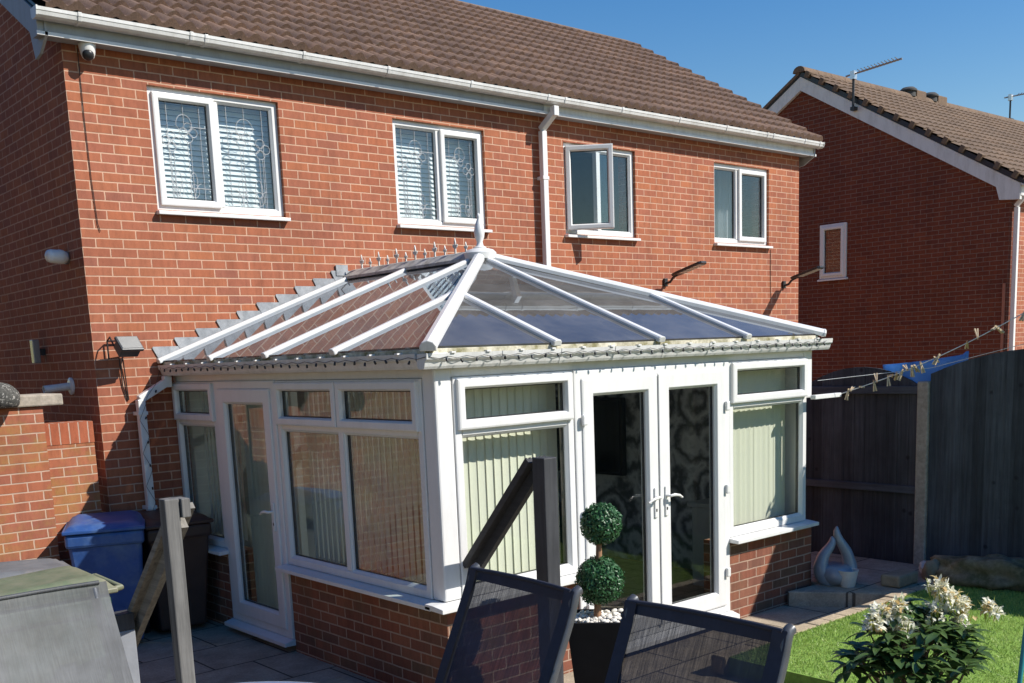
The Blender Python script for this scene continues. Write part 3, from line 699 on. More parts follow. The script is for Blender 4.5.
DF = [(0,0),(0,.075),(.012,.078),(.06,.078),(.068,.06),(.068,0)]
DL = [(0,.02),(0,.088),(.012,.092),(.10,.092),(.118,.07),(.118,.02)]
def handle(fo, Mx, u, z, dirn, w_):
    hb = MB().lbox(Mx,u-.016,u+.016,z-.12,z+.10,w_,w_+.012).build('handle_plate', M['upvc'], fo, bevel=.005)
    pts = [Mx @ Vector((u,z+.03,w_+.012)), Mx @ Vector((u,z+.03,w_+.05)), Mx @ Vector((u+dirn*.03,z+.035,w_+.06)), Mx @ Vector((u+dirn*.085,z+.025,w_+.058)), Mx @ Vector((u+dirn*.125,z+.005,w_+.05))]
    MB().tube(pts,[.011,.011,.012,.010,.008],8).build('handle', M['upvc'], fo, smooth=60)
    MB().lbox(Mx,u-.006,u+.006,z-.075,z-.055,w_+.012,w_+.014).build('keyhole', M['black'], fo)
# french doors
fd = MB().ring(FM,1.792,3.448,.10,2.062,DF).build('door_frame', M['upvc'], cons, bevel=.003)
MB().prism([FM @ Vector((1.77,.098,-.02)),FM @ Vector((1.77,.098,.08)),FM @ Vector((1.77,.08,.155)),FM @ Vector((1.77,.045,.155)),FM @ Vector((1.77,.045,-.02))],(1.70,0,0)).build('threshold', M['upvc'], fd, bevel=.004)
for a,b,dr,hu,hx in ((1.852,2.612,-1,2.612-.05,1.852),(2.628,3.388,1,2.628+.05,3.388)):
    lf = MB().ring(FM,a,b,.16,2.0,DL).build('door', M['upvc'], cons, bevel=.003)
    MB().lbox(FM,a+.105,b-.105,.265,1.895,.048,.054).build('pane', M['glass'], lf)
    MB().ring(FM,a+.105,b-.105,.265,1.895,[(0,.03),(0,.0555),(.014,.0555),(.014,.03)]).build('glazing_seal', M['black'], lf)
    handle(lf,FM,hu,1.09,dr,.092)
    for z in (.42,1.08,1.72):
        MB().lbox(FM,hx-.022,hx+.022,z-.03,z+.045,.093,.118).build('hinge', M['upvc'], lf, bevel=.01)
MB().lbox(FM,2.606,2.634,.16,2.0,.0925,.104).build('door_meeting_strip', M['upvc'], cons, bevel=.004)
# side door
fd = MB().ring(LM,.822,1.822,.10,2.062,DF).build('door_frame', M['upvc'], cons, bevel=.003)
MB().prism([LM @ Vector((.80,.098,-.02)),LM @ Vector((.80,.098,.08)),LM @ Vector((.80,.08,.15)),LM @ Vector((.80,.05,.15)),LM @ Vector((.80,.05,-.02))],LM.to_3x3() @ Vector((1.03,0,0))).build('threshold', M['upvc'], fd, bevel=.004)
lf = MB().ring(LM,.90,1.76,.165,2.0,DL).build('door', M['upvc'], cons, bevel=.003)
MB().lbox(LM,1.005,1.655,.27,1.895,.048,.054).build('pane', M['glass_side'], lf)
MB().ring(LM,1.005,1.655,.27,1.895,[(0,.03),(0,.0555),(.014,.0555),(.014,.03)]).build('glazing_seal', M['black'], lf)
handle(lf,LM,1.71,1.05,-1,.092)
# roof planes
XE0, XE1, YE, ZE = .55, 4.56, -3.87, 2.245
XA, YA, ZA = 2.555, -1.94, 2.985
lp = lambda y, s: Vector((XE0+(XA-XE0)*s, y, ZE+(ZA-ZE)*s))
rp = lambda y, s: Vector((XE1+(XA-XE1)*s, y, ZE+(ZA-ZE)*s))
fp = lambda x, s: Vector((x, YE+(YA-YE)*s, ZE+(ZA-ZE)*s))
nL = Vector((-(ZA-ZE),0,XA-XE0)).normalized(); nR = Vector((ZA-ZE,0,XE1-XA)).normalized(); nF = Vector((0,-(ZA-ZE),YA-YE)).normalized()
nF = Vector((0,-(ZA-ZE),(YA-YE))).normalized()
hip = lambda y: (y-YE)/(YA-YE)
hx0 = lambda x: (x-XE0)/(XA-XE0); hx1 = lambda x: (XE1-x)/(XE1-XA)
def pane(pts, n):
    MB().prism(pts, -n*.025).build('roof_glazing', M['glass_roof'], cons)
for a,b in ((-.03,-1.02),(-1.02,-1.94)):
    pane([lp(a,0),lp(b,0),lp(b,.985),lp(a,.985)],nL); pane([rp(a,0),rp(a,.985),rp(b,.985),rp(b,0)],nR)
for P, n in ((lp,nL),(rp,nR)):
    y1=-2.85
    pane([P(-1.94,0),P(y1,0),P(y1,hip(y1)),P(-1.94,.985)],n); pane([P(y1,0),P(-3.86,.003),P(y1,hip(y1))],n)
pane([fp(XE0+.01,.003),fp(1.55,0),fp(1.55,hx0(1.55))],nF); pane([fp(1.55,0),fp(XA,0),fp(XA,.985),fp(1.55,hx0(1.55))],nF)
pane([fp(XA,0),fp(3.55,0),fp(3.55,hx1(3.55)),fp(XA,.985)],nF); pane([fp(3.55,0),fp(XE1-.01,.003),fp(3.55,hx1(3.55))],nF)
BP = [(-.03,-.01),(.03,-.01),(.03,.016),(.022,.026),(.009,.029),(-.009,.029),(-.022,.026),(-.03,.016)]
HP = [(-.046,-.015),(.046,-.015),(.046,.012),(.03,.034),(.0,.044),(-.03,.034),(-.046,.012)]
def bar(p0, p1, n, prof=BP, cap=True):
    p0, p1 = Vector(p0), Vector(p1); t = (p1-p0).normalized()
    o = MB().beam(p0 - t*.02, p1, 0,0, n, prof).build('roof_bar', M['upvc'], cons, smooth=35)
    if cap:
        k = 1.1
        MB().beam(p0 - t*.034, p0 - t*.012, 0,0, n, [(x*k, y*k-.002) for x,y in prof]).build('end_cap', M['upvc_old'], o, bevel=.006)
for P, n in ((lp,nL),(rp,nR)):
    bar(P(-.05,0),P(-.05,.97),n); bar(P(-1.02,0),P(-1.02,.975),n); bar(P(-1.92,0),P(-1.92,.965),n); bar(P(-2.85,0),P(-2.85,hip(-2.85)),n)
bar(fp(1.55,0),fp(1.55,hx0(1.55)),nF); bar(fp(XA,0),fp(XA,.975),nF); bar(fp(3.55,0),fp(3.55,hx1(3.55)),nF)
bar((XE0,YE,ZE),(XA-.01,YA-.01,ZA+.005),(nL+nF).normalized(),HP); bar((XE1,YE,ZE),(XA+.01,YA-.01,ZA+.005),(nR+nF).normalized(),HP)
# eaves trim, gutter
e = MB(); e.box(XE0+.03,XE1-.03,YE+.004,YE+.05,2.196,2.234); e.build('eaves_trim', M['moss'], cons, bevel=.004); e = MB(); e.box(XE0+.004,XE0+.05,YE+.05,-.05,2.196,2.234)
e.build('eaves_trim', M['moss'], cons, bevel=.004)
MB().box(XL-.03,XR+.06,-D-.012,-D+.09,2.151,2.2).build('eaves_beam', M['upvc'], cons, bevel=.004); MB().box(XL-.03,XL+.09,-D+.091,-.006,2.151,2.2).build('eaves_beam', M['upvc'], cons, bevel=.004)
CG = [(0,.075),(0,.0),(-.022,-.012),(-.058,-.012),(-.068,.004),(-.076,.030),(-.092,.044),(-.096,.078),(-.089,.078),(-.07,.036),(-.01,.036),(-.007,.075)]
gm = MB(); y0 = -D-.014; z0 = 2.128
ax0 = XL-.03
gm.prism([(ax0-.098, y0+a, z0+b) for a,b in CG], (XR+.22-ax0+.098,0,0))
gm.build('gutter', M['upvc_old'], cons)
gl_ = MB(); x0 = XL-.032
gl_.prism([(x0+a, -.02, z0+b+.001) for a,b in CG], (0,-D+.02+.014,0)); 
glo = gl_.build('gutter', M['upvc_old'], cons)
gc = MB(); gc.prism([(ax0-.101, y0+a*1.04-.0005, z0+b*1.03-.001) for a,b in CG[:8]], (.16,0,0)); gc.build('gutter_corner', M['upvc_old'], glo, bevel=.003)
for x in (1.1,1.6,2.1,2.6,3.1,3.6,4.1,4.45):
    MB().prism([(x, y0+a*1.03-.001, z0+b*1.03-.001) for a,b in CG[:8]], (.025,0,0)).build('gutter_clip', M['upvc_old'], glo)
# ridge, cresting, finial
rg = MB(); rg.prism([(XA-.13,-.02,ZA-.035),(XA-.125,-.02,ZA-.01),(XA-.05,-.02,ZA+.045),(XA,-.02,ZA+.06),(XA+.05,-.02,ZA+.045),(XA+.125,-.02,ZA-.01),(XA+.13,-.02,ZA-.035)],(0,YA+.02+.05,0))
ro = rg.build('ridge', plain('ridge_weathered',(.42,.41,.38),.7,.3,9,.2,dirt=(.14,.13,.1),dscale=8), cons)
MB().lathe([(.13,-.02),(.135,.03),(.11,.055),(.06,.068)],(XA,YA,ZA),n=16).build('ridge_end', M['upvc'], ro, smooth=40)
MB().lathe([(.05,.06),(.055,.075),(.03,.09),(.024,.12),(.04,.16),(.045,.2),(.036,.25),(.02,.29),(.014,.31),(.02,.325),(.012,.34),(.001,.352)],(XA,YA,ZA),n=16).build('finial', M['upvc'], ro, smooth=50)
cr = MB()
for i in range(12):
    y = -.16-i*.145; hh = .13 if i%2==0 else .085; w_ = .05 if i%2==0 else .035; b = ZA+.055
    P = [(-.008,0),(.008,0),(.008,.35),(.5,.42),(.65,.56),(.45,.62),(.12,.55),(.2,.72),(0,1.0),(-.2,.72),(-.12,.55),(-.45,.62),(-.65,.56),(-.5,.42),(-.008,.35)]
    P = [((a if abs(a)<.01 else a*w_), c*hh) for a,c in P]
    cr.prism([(XA-.005, y+a, b+c) for a,c in P],(.01,0,0)); cr.build('cresting_spike', M['cresting'], ro); cr = MB()
# stepped lead flashing against the house wall, left slope and right slope
fl = MB(); n = 10
for P in (lp, rp):
    sg = 1 if P is lp else -1
    for i in range(n):
        s0 = i/n; s1 = min((i+1.12)/n, 1.0); a = P(0,s0); b = P(0,s1)
        zt = a.z+.075+.045; yy = -.006-.0025*(i%2)
        fl.prism([(a.x-sg*.005,yy,a.z+.01),(b.x,yy,b.z+.012),(b.x+sg*.0,yy,zt),(a.x-sg*.05,yy,zt),(a.x-sg*.055,yy,zt-.012)],(0,-.004,0))
fl.build('lead_flashing', M['lead'], cons)
MB().box(XA-.2,XA-.07,-.02,-.009,ZA-.0,ZA+.10).build('ridge_flashing', M['lead'], cons)
# conservatory rainwater pipe
dp = MB()
dp.box(.53,.598,-.115,-.05,2.02,2.115); dp.beam((.565,-.083,2.03),(.325,-.083,1.90),.066,.066,up=(0,0,1)); dp.box(.285,.35,-.117,-.052,.35,1.93)
dpo = dp.build('downpipe', M['upvc'], cons, bevel=.007)
for z in (1.80, 1.0): MB().box(.275,.36,-.122,-.003,z,z+.03).build('pipe_bracket', M['upvc'], dpo, bevel=.003)

# vertical blinds
def vblinds(label, ax, u0, u1, off, z0, z1, ang, mat, step=.069):
    mid = (u0+u1)/2; loc = (mid,off,z0) if ax=='x' else (off,mid,z0)
    t = thing('vertical_blind', label, 'blind', loc, 0, 'vertical blinds in the conservatory')
    mb = MB(); nn = int((u1-u0)/step)
    for i in range(nn):
        u = u0 + (i+.5)*step; a = rad(ang + R.uniform(-3,3)); h = .0445
        pts = []
        for q in (-1,-.5,0,.5,1):
            b = .006*(1-q*q)
            du, dn = q*h*math.cos(a)-b*math.sin(a), q*h*math.sin(a)+b*math.cos(a)
            pts.append((u+du, off+dn) if ax=='x' else (off+dn, u+du))
        m = len(pts); vs = [(x,y,z0) for x,y in pts]+[(x,y,z1) for x,y in pts]
        mb.add(vs, [(k,k+1,m+k+1,m+k) for k in range(m-1)])
    mb.build('slats', mat, t, smooth=60, recalc=False)
    hr = MB()
    if ax=='x': hr.box(u0,u1,off-.02,off+.02,z1,z1+.035)
    else: hr.box(off-.02,off+.02,u0,u1,z1,z1+.035)
    hr.build('head_rail', M['upvc'], t)
vblinds('closed sage blind in front window left of french doors','x',XL+.17,1.84,-D+.17,.72,2.07,4,M['blind_v'])
vblinds('closed sage blind in front window right of french doors','x',3.47,XR-.05,-D+.17,.72,2.07,-4,M['blind_v'])
vblinds('half open pale blind in long side window near the corner','y',-D+.22,-1.86,XL+.19,.72,2.07,53,M['blind_s'])
vblinds('half open pale blind behind the glazed side door','y',-1.78,-.88,XL+.19,.14,2.07,58,M['blind_s'])
vblinds('pale blind in small side window beside house wall','y',-.80,-.06,XL+.19,.72,2.07,9,M['blind_s'])
vb = MB()
for i in range(4): vb.box(1.86+i*.022,1.866+i*.022,-D+.13,-D+.215,.14,2.03)
tag(vb.build('vertical_blind', M['blind_v']), 'bunched sage blind drawn back inside left french door', 'blind', 'vertical blinds in the conservatory')
# things inside
t = thing('cabinet', 'grey cabinet standing inside the right french door', 'cabinet', (4.2,-3.2,.09))
MB().box(4.0,4.44,-3.45,-2.95,.092,.80).build('carcass', M['cabinet'], t, bevel=.01); MB().box(3.97,4.455,-3.48,-2.92,.801,.84).build('top', M['cabinet'], t, bevel=.008)
tag(MB().lathe([(.06,.841),(.07,.86),(.07,.885),(.03,.90)],(4.2,-3.15,0)).build('candle_bowl', M['red'], smooth=40), 'small red bowl on top of the grey cabinet', 'bowl')
t = thing('television', 'large black television on the dark rose wallpaper', 'television', (4.44,-1.1,1.35))
MB().box(4.41,4.475,-1.75,-.45,.95,1.72).build('casing', M['black'], t, bevel=.01); MB().box(4.403,4.409,-1.72,-.48,.98,1.69).build('screen', M['screen'], t)
t = thing('armchair', 'dark leather armchair inside the conservatory', 'armchair', (3.6,-.9,.09))
MB().box(3.1,4.0,-1.4,-.5,.12,.48).build('seat', M['dark_sofa'], t, bevel=.05); MB().box(3.1,4.0,-.52,-.28,.2,1.0).build('backrest', M['dark_sofa'], t, bevel=.06)
for x in (3.0,3.98): MB().box(x,x+.16,-1.4,-.45,.12,.68).build('armrest', M['dark_sofa'], t, bevel=.05)
h = MB(); h.M = Matrix.Translation((3.45,-.72,.66)) @ Matrix.Rotation(rad(25),4,'X') @ Matrix.Rotation(rad(20),4,'Y'); h.box(-.2,.2,-.05,.05,-.17,.17)
tag(h.build('cushion', M['white_cloth'], bevel=.045), 'white cushion lying on the dark armchair', 'cushion')

# ------------------------------------------------------------------ string lights
sl_ = thing('string_lights', 'string of small lights looped along conservatory gutter and downpipe', 'string lights', (XL,-D,2.16))
wv = []
path = []
for i in range(61):
    u = i/60; path.append((4.62-u*(4.62-XL+.11), y0-.101, 2.187-.012*abs(math.sin(i*1.57))))
for i in range(45):
    path.append((x0-.101, y0-.09+i/44*(-y0-.0), 2.187-.012*abs(math.sin(i*1.57))))
path += [(.45,-.13,2.06),(.36,-.13,1.95)]
for i in range(14): path.append((.317+.036*math.cos(i*1.57), -.121-.004*abs(math.sin(i*.785)), 1.9-i*.07))
MB().tube(path,.0018,5).build('wire', M['cable'], sl_)
bpos = [(4.58-i*.112, y0-.108, 2.165) for i in range(36)] + [(x0-.108, -3.72+i*.118, 2.165) for i in range(31)] + [(.33,-.135,1.78-.2*i) for i in range(5)] + [(.44,-.13,1.99)]
b0 = None
for i,(x,y,z) in enumerate(bpos):
    if b0 is None:
        b0 = MB().lathe([(.003,.016),(.0065,.013),(.0075,.0),(.007,-.008)],(0,0,0),n=8).build('bulb', M['black'], sl_, local=True, smooth=50); o = b0
    else:
        o = b0.copy(); C.objects.link(o); o.parent = sl_
    o.location = Vector((x,y,z-R.uniform(0,.012)))-Vector((XL,-D,2.16)); o.rotation_euler = (R.uniform(-.4,.4),R.uniform(-.5,.5),0)
for i in range(15): MB().box(.7+i*.27,.73+i*.27,y0-.105,y0-.03,2.205,2.215).build('clip', M['upvc'], sl_)
for i in range(12): MB().box(x0-.105,x0-.03,-3.6+i*.3,-3.57+i*.3,2.206,2.216).build('clip', M['upvc'], sl_)

# ------------------------------------------------------------------ neighbour house on the right
XN = 14.6
nh = thing('neighbour_house', 'shaded red brick gable house beyond the fence with white bargeboards', 'house', (XN,0,0))
YS = 6.9
ng = [(-.86,-.15),(YS,-.15),(YS,4.55),(3.05,6.85),(-.86,4.55)]
MB().prism([(XN,y,z) for y,z in ng],(.28,0,0)).build('gable_wall', M['brick_n_shade'], nh)
MB().box(XN+.281,27,-.858,-.58,-.15,4.6).build('front_wall', M['brick'], nh)
MB().box(XN+.281,27,YS-.28,YS-.002,-.15,4.6).build('rear_wall', M['brick_n_shade'], nh)
MB().prism([(26.7,y,z) for y,z in ng],(.28,0,0)).build('gable_wall', M['brick_n_shade'], nh)
nr = tiled_slope(XN-.12,27.1,-1.12,4.62,3.05,7.13,gauge=.29,pitchx=.2,roll=.022,step=.026).build('roof', M['tile_n'], nh, smooth=40)
MB().prism([(XN-.12,3.05,7.12),(27.1,3.05,7.12),(27.1,7.2,4.6),(XN-.12,7.2,4.6)],(0,0,-.06)).build('roof', M['tile_n'], nh)
rd = MB()
for i in range(27):
    x0 = XN-.14+i*.455
    rd.prism([(x0, 3.05+.13*math.cos(math.pi*k/8), 7.09+.11*math.sin(math.pi*k/8)) for k in range(9)], (.447,0,0))
rd.build('ridge_tiles', M['tile_n'], nr, smooth=40)
vt = MB(); n = 14
for i in range(n):
    s = (i+.35)/n; y = -1.1+(3.05+1.1)*s; z = 4.62+(7.13-4.62)*s
    vt.M = Matrix.Translation((XN-.13,y,z)) @ Matrix.Rotation(math.atan2(7.13-4.62,4.17),4,'X')
    vt.box(-.035,.13,-.035,.05,-.06,.055); vt.build('verge_tile', M['tile_n'], nr, bevel=.01); vt = MB()
und = MB(); und.prism([(XN-.10,-1.12,4.52),(XN-.10,3.05,7.03),(XN-.10,7.2,4.5),(XN-.10,7.2,4.58),(XN-.10,3.05,7.12),(XN-.10,-1.12,4.6)],(.1,0,0)); und.build('verge_undercloak', M['black'], nh)
bb = MB(); bb.prism([(XN-.085,-1.05,4.30),(XN-.085,-.72,4.33),(XN-.085,-.66,4.54),(XN-.085,3.05,6.78),(XN-.085,6.9,4.48),(XN-.085,7.15,4.3),(XN-.085,7.15,4.52),(XN-.085,3.05,7.02),(XN-.085,-1.05,4.55)],(.07,0,0))
bb.build('bargeboard', M['upvc_old'], nh)
MB().box(XN-.06,27,-1.06,-1.03,4.36,4.56).build('fascia', M['upvc_old'], nh); MB().box(XN-.02,27,-1.029,-.861,4.36,4.38).build('soffit', M['upvc_old'], nh)
gutter_mb([(y-.905,z-.305) for y,z in GP],XN-.1,27.1).build('gutter', M['upvc_old'], nh)
dp = MB(); dp.box(XN+.06,XN+.13,-.97,-.90,-.1,4.2); dp.beam((XN+.095,-.935,4.19),(XN+.095,-1.1,4.36),.068,.066,up=(0,1,1)); dp.build('downpipe', M['upvc'], nh, bevel=.006)
MB().box(XN-.03,XN-.003,-.84,-.80,-.1,3.0).build('cable_conduit', plain('rust_conduit',(.33,.13,.08),.7,.1,20), nh)
NM = axes((XN,0,0),(0,-1,0),(0,0,1),(-1,0,0))
window(nh, axes((XN+.03,0,0),(0,-1,0),(0,0,1),(-1,0,0)), -2.64,-2.09,3.33,4.31,[(-2.585,-2.145,3.385,4.255,'sash',0)],sill=.1,glass='glass_up')
MB().box(XN+.001,XN+.012,2.12,2.61,3.36,4.28).build('window_blind', plain('brown_obscure_blind',(.28,.24,.2),.8,.1,10), nh)
for x in (18.4,19.3):
    v = MB(); v.lathe([(.15,0),(.15,.10),(.18,.11),(.18,.14),(.12,.19),(.001,.205)],(x,3.05,7.12),n=14); v.build('roof_vent', plain('vent_black',(.05,.05,.048),.8,.2,20), nh, smooth=40)
    MB().box(x+.12,x+.52,2.92,3.18,7.08,7.27).build('roof_vent', M['tile_n'], nh, bevel=.02)
def aerial(name, label, x,y,z,h,L,dirv,n):
    t = thing(name,label,'aerial',(x,y,z),0,'television aerials')
    MB().tube([(x,y,z),(x,y,z+h)],.022,8).build('mast', M['black'], t, smooth=50)
    d = Vector(dirv).normalized(); p0 = Vector((x,y,z+h-.05)); sd = d.cross(Vector((0,0,1))).normalized()
    bm_ = MB().tube([p0 - d*.15, p0 + d*L],.016,6)
    for i in range(n):
        c = p0 + d*(.15+i*(L-.15)/n); bm_.tube([c-sd*.12+Vector((0,0,.02)), c, c+sd*.12+Vector((0,0,.02))],.008,5)
    bm_.build('boom', M['grey_metal'], t, smooth=50)
    MB().box(x-.05,x+.05,y-.04,y+.04,z+h-.14,z+h-.0).build('reflector_bracket', M['light_metal'], t)
    MB().box(x-.03,x+.12,y-.04,y+.04,z+.0,z+.06).build('wall_bracket', M['black'], t)
aerial('television_aerial','television aerial on the shaded gable bargeboard, black mast and long boom',XN-.17,1.9,6.2,.66,.92,(0,-1,.06),12)
aerial('television_aerial','distant television aerial at right edge above the far roof ridge',23.1,3.05,7.15,.6,.85,(.6,-.5,.12),10)

# house on the left (outside the picture, mirrored in the side windows; set close and dark to shade the gable)
LX = 1.0
lh = thing('left_neighbour_house', 'dark brown brick gable house left of the garden, mirrored in the side windows', 'house', (-8,3,0))
lg = [(-1.5,-.15),(7,-.15),(7,4.9),(2.75,7.0),(-1.5,4.9)]
MB().prism([(-3.4,y,z) for y,z in lg],(-.28,0,0)).build('gable_wall', M['dark_brick'], lh)
MB().box(-12,-3.69,-1.49,-1.2,-.15,4.9).build('wall', M['dark_brick'], lh); MB().box(-12,-3.69,6.7,6.99,-.15,4.9).build('wall', M['dark_brick'], lh)
MB().prism([(-3.3,-1.8,4.85),(-3.3,2.75,7.2),(-3.3,7.3,4.85),(-3.3,7.3,4.75),(-3.3,2.75,7.08),(-3.3,-1.8,4.75)],(-8.7,0,0)).build('roof', M['tile'], lh)
# a house across the gardens, mirrored in the upstairs panes
bh = thing('rear_neighbour_house', 'brick house across the gardens, mirrored in the upstairs windows', 'house', (24,-26,0))
MB().box(14,34,-33,-26,-.15,4.9).build('wall', M['brick'], bh)
MB().prism([(13.7,-25.6,4.9),(13.7,-29.5,7.4),(13.7,-33.4,4.9)],(20.6,0,0)).build('roof', M['tile'], bh)
for x in (16,20,26,30): MB().box(x,x+1.2,-26.0,-25.96,3.3,4.4).build('window', M['upvc'], bh)

# ------------------------------------------------------------------ fence, gate, post
XF = 5.9
def arch_panel(mb, y0, y1, zb, zs, za, n, th, face):
    w_ = (y1-y0)/n
    for i in range(n):
        a = y0+i*w_; 
        zz = lambda y: zs+(za-zs)*(1-((y-(y0+y1)/2)/((y1-y0)/2))**2)
        mb.prism([(face+R.uniform(0,.006),a+.002,zb),(face+R.uniform(0,.004),a+w_-.002,zb),(face,a+w_-.002,zz(a+w_)),(face,a+.002,zz(a))],(th,0,0))
t = thing('garden_gate', 'charcoal arched boarded gate between conservatory and concrete post', 'gate', (XF,-3.45,0))
mb = MB(); arch_panel(mb,-4.03,-2.80,-.02,1.745,1.93,11,.018,XF+.03); mb.build('boards', M['fence'], t)
for z in (.80,1.715,.02): MB().box(XF-.012,XF+.029,-4.02,-2.81,z-.035,z+.035).build('rail', wood_mat('charcoal_rail',(.085,.098,.115),(.05,.057,.066),'y',.7), t, bevel=.004)
MB().box(XF-.02,XF+.08,-2.80,-2.70,-.15,1.74).build('hanging_post', M['fence'], t, bevel=.005)
t = thing('concrete_fence_post', 'pale concrete slotted post between gate and fence panel', 'fence post', (XF-.03,-4.09,0))
MB().box(XF-.06,XF+.06,-4.145,-4.035,-.15,1.795).build('shaft', M['concrete'], t, bevel=.012)
t = thing('fence_panel', 'charcoal feather-edge fence panel with arched top right of the post', 'fence', (XF,-5.1,0))
mb = MB(); y = -4.15; n = 17; w_ = 1.9/n
ya, yb = -6.05, -4.15
zz = lambda y: 1.86+(2.06-1.86)*(1-((y-(ya+yb)/2)/((yb-ya)/2))**2)
for i in range(n):
    a = yb-i*w_; b = a-w_-.02
    mb.prism([(XF-.034,a,.14),(XF-.022,b,.14),(XF-.022,b,zz(b)),(XF-.034,a,zz(a))],(.016,0,0))
mb.build('boards', M['fence'], t)
MB().box(XF-.03,XF+.02,-6.05,-4.15,-.15,.139).build('gravel_board', M['concrete'], t)
for z in (.4,1.0,1.6): MB().box(XF+.0,XF+.04,-6.04,-4.16,z-.04,z+.04).build('rail', M['fence'], t)
p2 = thing('concrete_fence_post', 'concrete slotted post at far end of the arched fence panel', 'fence post', (XF-.03,-6.11,0))
MB().box(XF-.06,XF+.06,-6.165,-6.055,-.15,1.95).build('shaft', M['concrete'], p2, bevel=.012)
f2 = copy_tree(t); f2.location.y -= 2.02; f2['label'] = 'charcoal fence panel further along toward the garden end'
f3 = copy_tree(t); f3.location.y -= 4.04; f3['label'] = 'charcoal fence panel furthest from the conservatory'
# added canopy beyond the fence, out of view, shaped to shade the patio corner
t = thing('shade_canopy', 'open-sided timber canopy added out of view to shade the patio corner', 'shade_caster', (7.2,-6.3,0))
MB().box(6.02,8.6,-7.35,-5.17,3.3,3.38).build('roof', M['wood_dark'], t)
for x in (6.1,8.5):
    for y in (-7.25,-5.27): MB().box(x-.04,x+.04,y-.04,y+.04,-.15,3.3).build('post', M['wood_dark'], t)
# blue cloth over the fence on the neighbour's side
cl = MB(); n=26; m=12
for i in range(n+1):
    u=i/n; y=-3.62-.82*u
    top = 1.945+.085*u-.012*math.sin(u*math.pi)+(.02 if u>.93 else 0)
    for j in range(m+1):
        q=j/m; z = top-(.62-.28*abs(u-.5))*q
        cl.v.append((XF+.075+.03*math.sin(u*9+q*2)*(.3+q)+.02*q+.012*math.sin(u*23+q*5), y+.03*q*math.sin(u*7), z))
for i in range(n):
    for j in range(m):
        a=i*(m+1)+j; cl.f.append((a,a+1,a+m+2,a+m+1))
o = tag(cl.build('blue_cloth', M['cloth'], smooth=70), 'blue cloth draped on a line just behind the gate top', 'cloth')
so_ = o.modifiers.new('thickness','SOLIDIFY'); so_.thickness=.004
# clothes lines and pegs
P0 = Vector((4.86,-3.87,1.735)); P1 = Vector((5.275,-5.32,2.40))
t = thing('clothes_line', 'sagging white clothes line from the conservatory corner bracket', 'clothes line', tuple(P0))
lin = lambda u: P0.lerp(P1,u) + Vector((0,0,-.055*math.sin(math.pi*u)))
MB().tube([lin(i/30) for i in range(31)],.004,6).build('cord', M['line'], t)
MB().box(4.47,4.86,-3.885,-3.835,1.712,1.748).build('bracket', M['upvc'], t, bevel=.005)
t2 = tag(MB().tube([(4.63,-3.80,1.86),(5.3,-4.45,1.93),(5.28,-5.33,2.13)],.0025,5).build('thin_line', M['line']), 'second thin clothes line running behind the pegged line', 'clothes line')
t = thing('clothes_post', 'galvanised clothes post at lawn edge holding the clothes line', 'post', (5.275,-5.33,.12))
MB().tube([(5.275,-5.33,.0),(5.275,-5.33,2.44)],.022,10).build('pole', M['grey_metal'], t, smooth=50)
MB().lathe([(.03,2.44),(.03,2.47),(.001,2.48)],(5.275,-5.33,0),n=10).build('cap', M['black'], t)
peg0 = None
pu = [.045,.06,.11,.185,.20,.26,.285,.305,.335,.36,.385,.40,.43,.50,.52,.66,.71,.78,.80,.93,.95]
for i,u in enumerate(pu):
    q = lin(u)
    if peg0 is None:
        pg = thing('clothes_peg','wooden spring peg clipped on the white clothes line','peg',tuple(q),0,'pegs on the clothes line')
        for s in (-1,1):
            b = MB(); b.prism([(s*.003,-.006,.016),(s*.006,-.006,-.01),(s*.013,-.006,-.062),(s*.004,-.006,-.062),(s*.0005,-.006,-.01)],(0,.012,0)); b.build('leg', M['peg'], pg, local=True)
        b = MB().tube([(-.008,0,-.022),(.008,0,-.022)],.006,8); b.build('spring', M['grey_metal'], pg, local=True); peg0 = pg
    else: pg = copy_tree(peg0)
    pg.location = q + Vector((0,0,.004)); big = 1.25
    pg.scale = (big,big,big)
    pg.rotation_euler = (R.choice([R.uniform(-.5,.5), R.uniform(1.7,2.7), R.uniform(.8,1.6)]), R.uniform(-.3,.3), rad(-70)+R.uniform(-.7,.7))

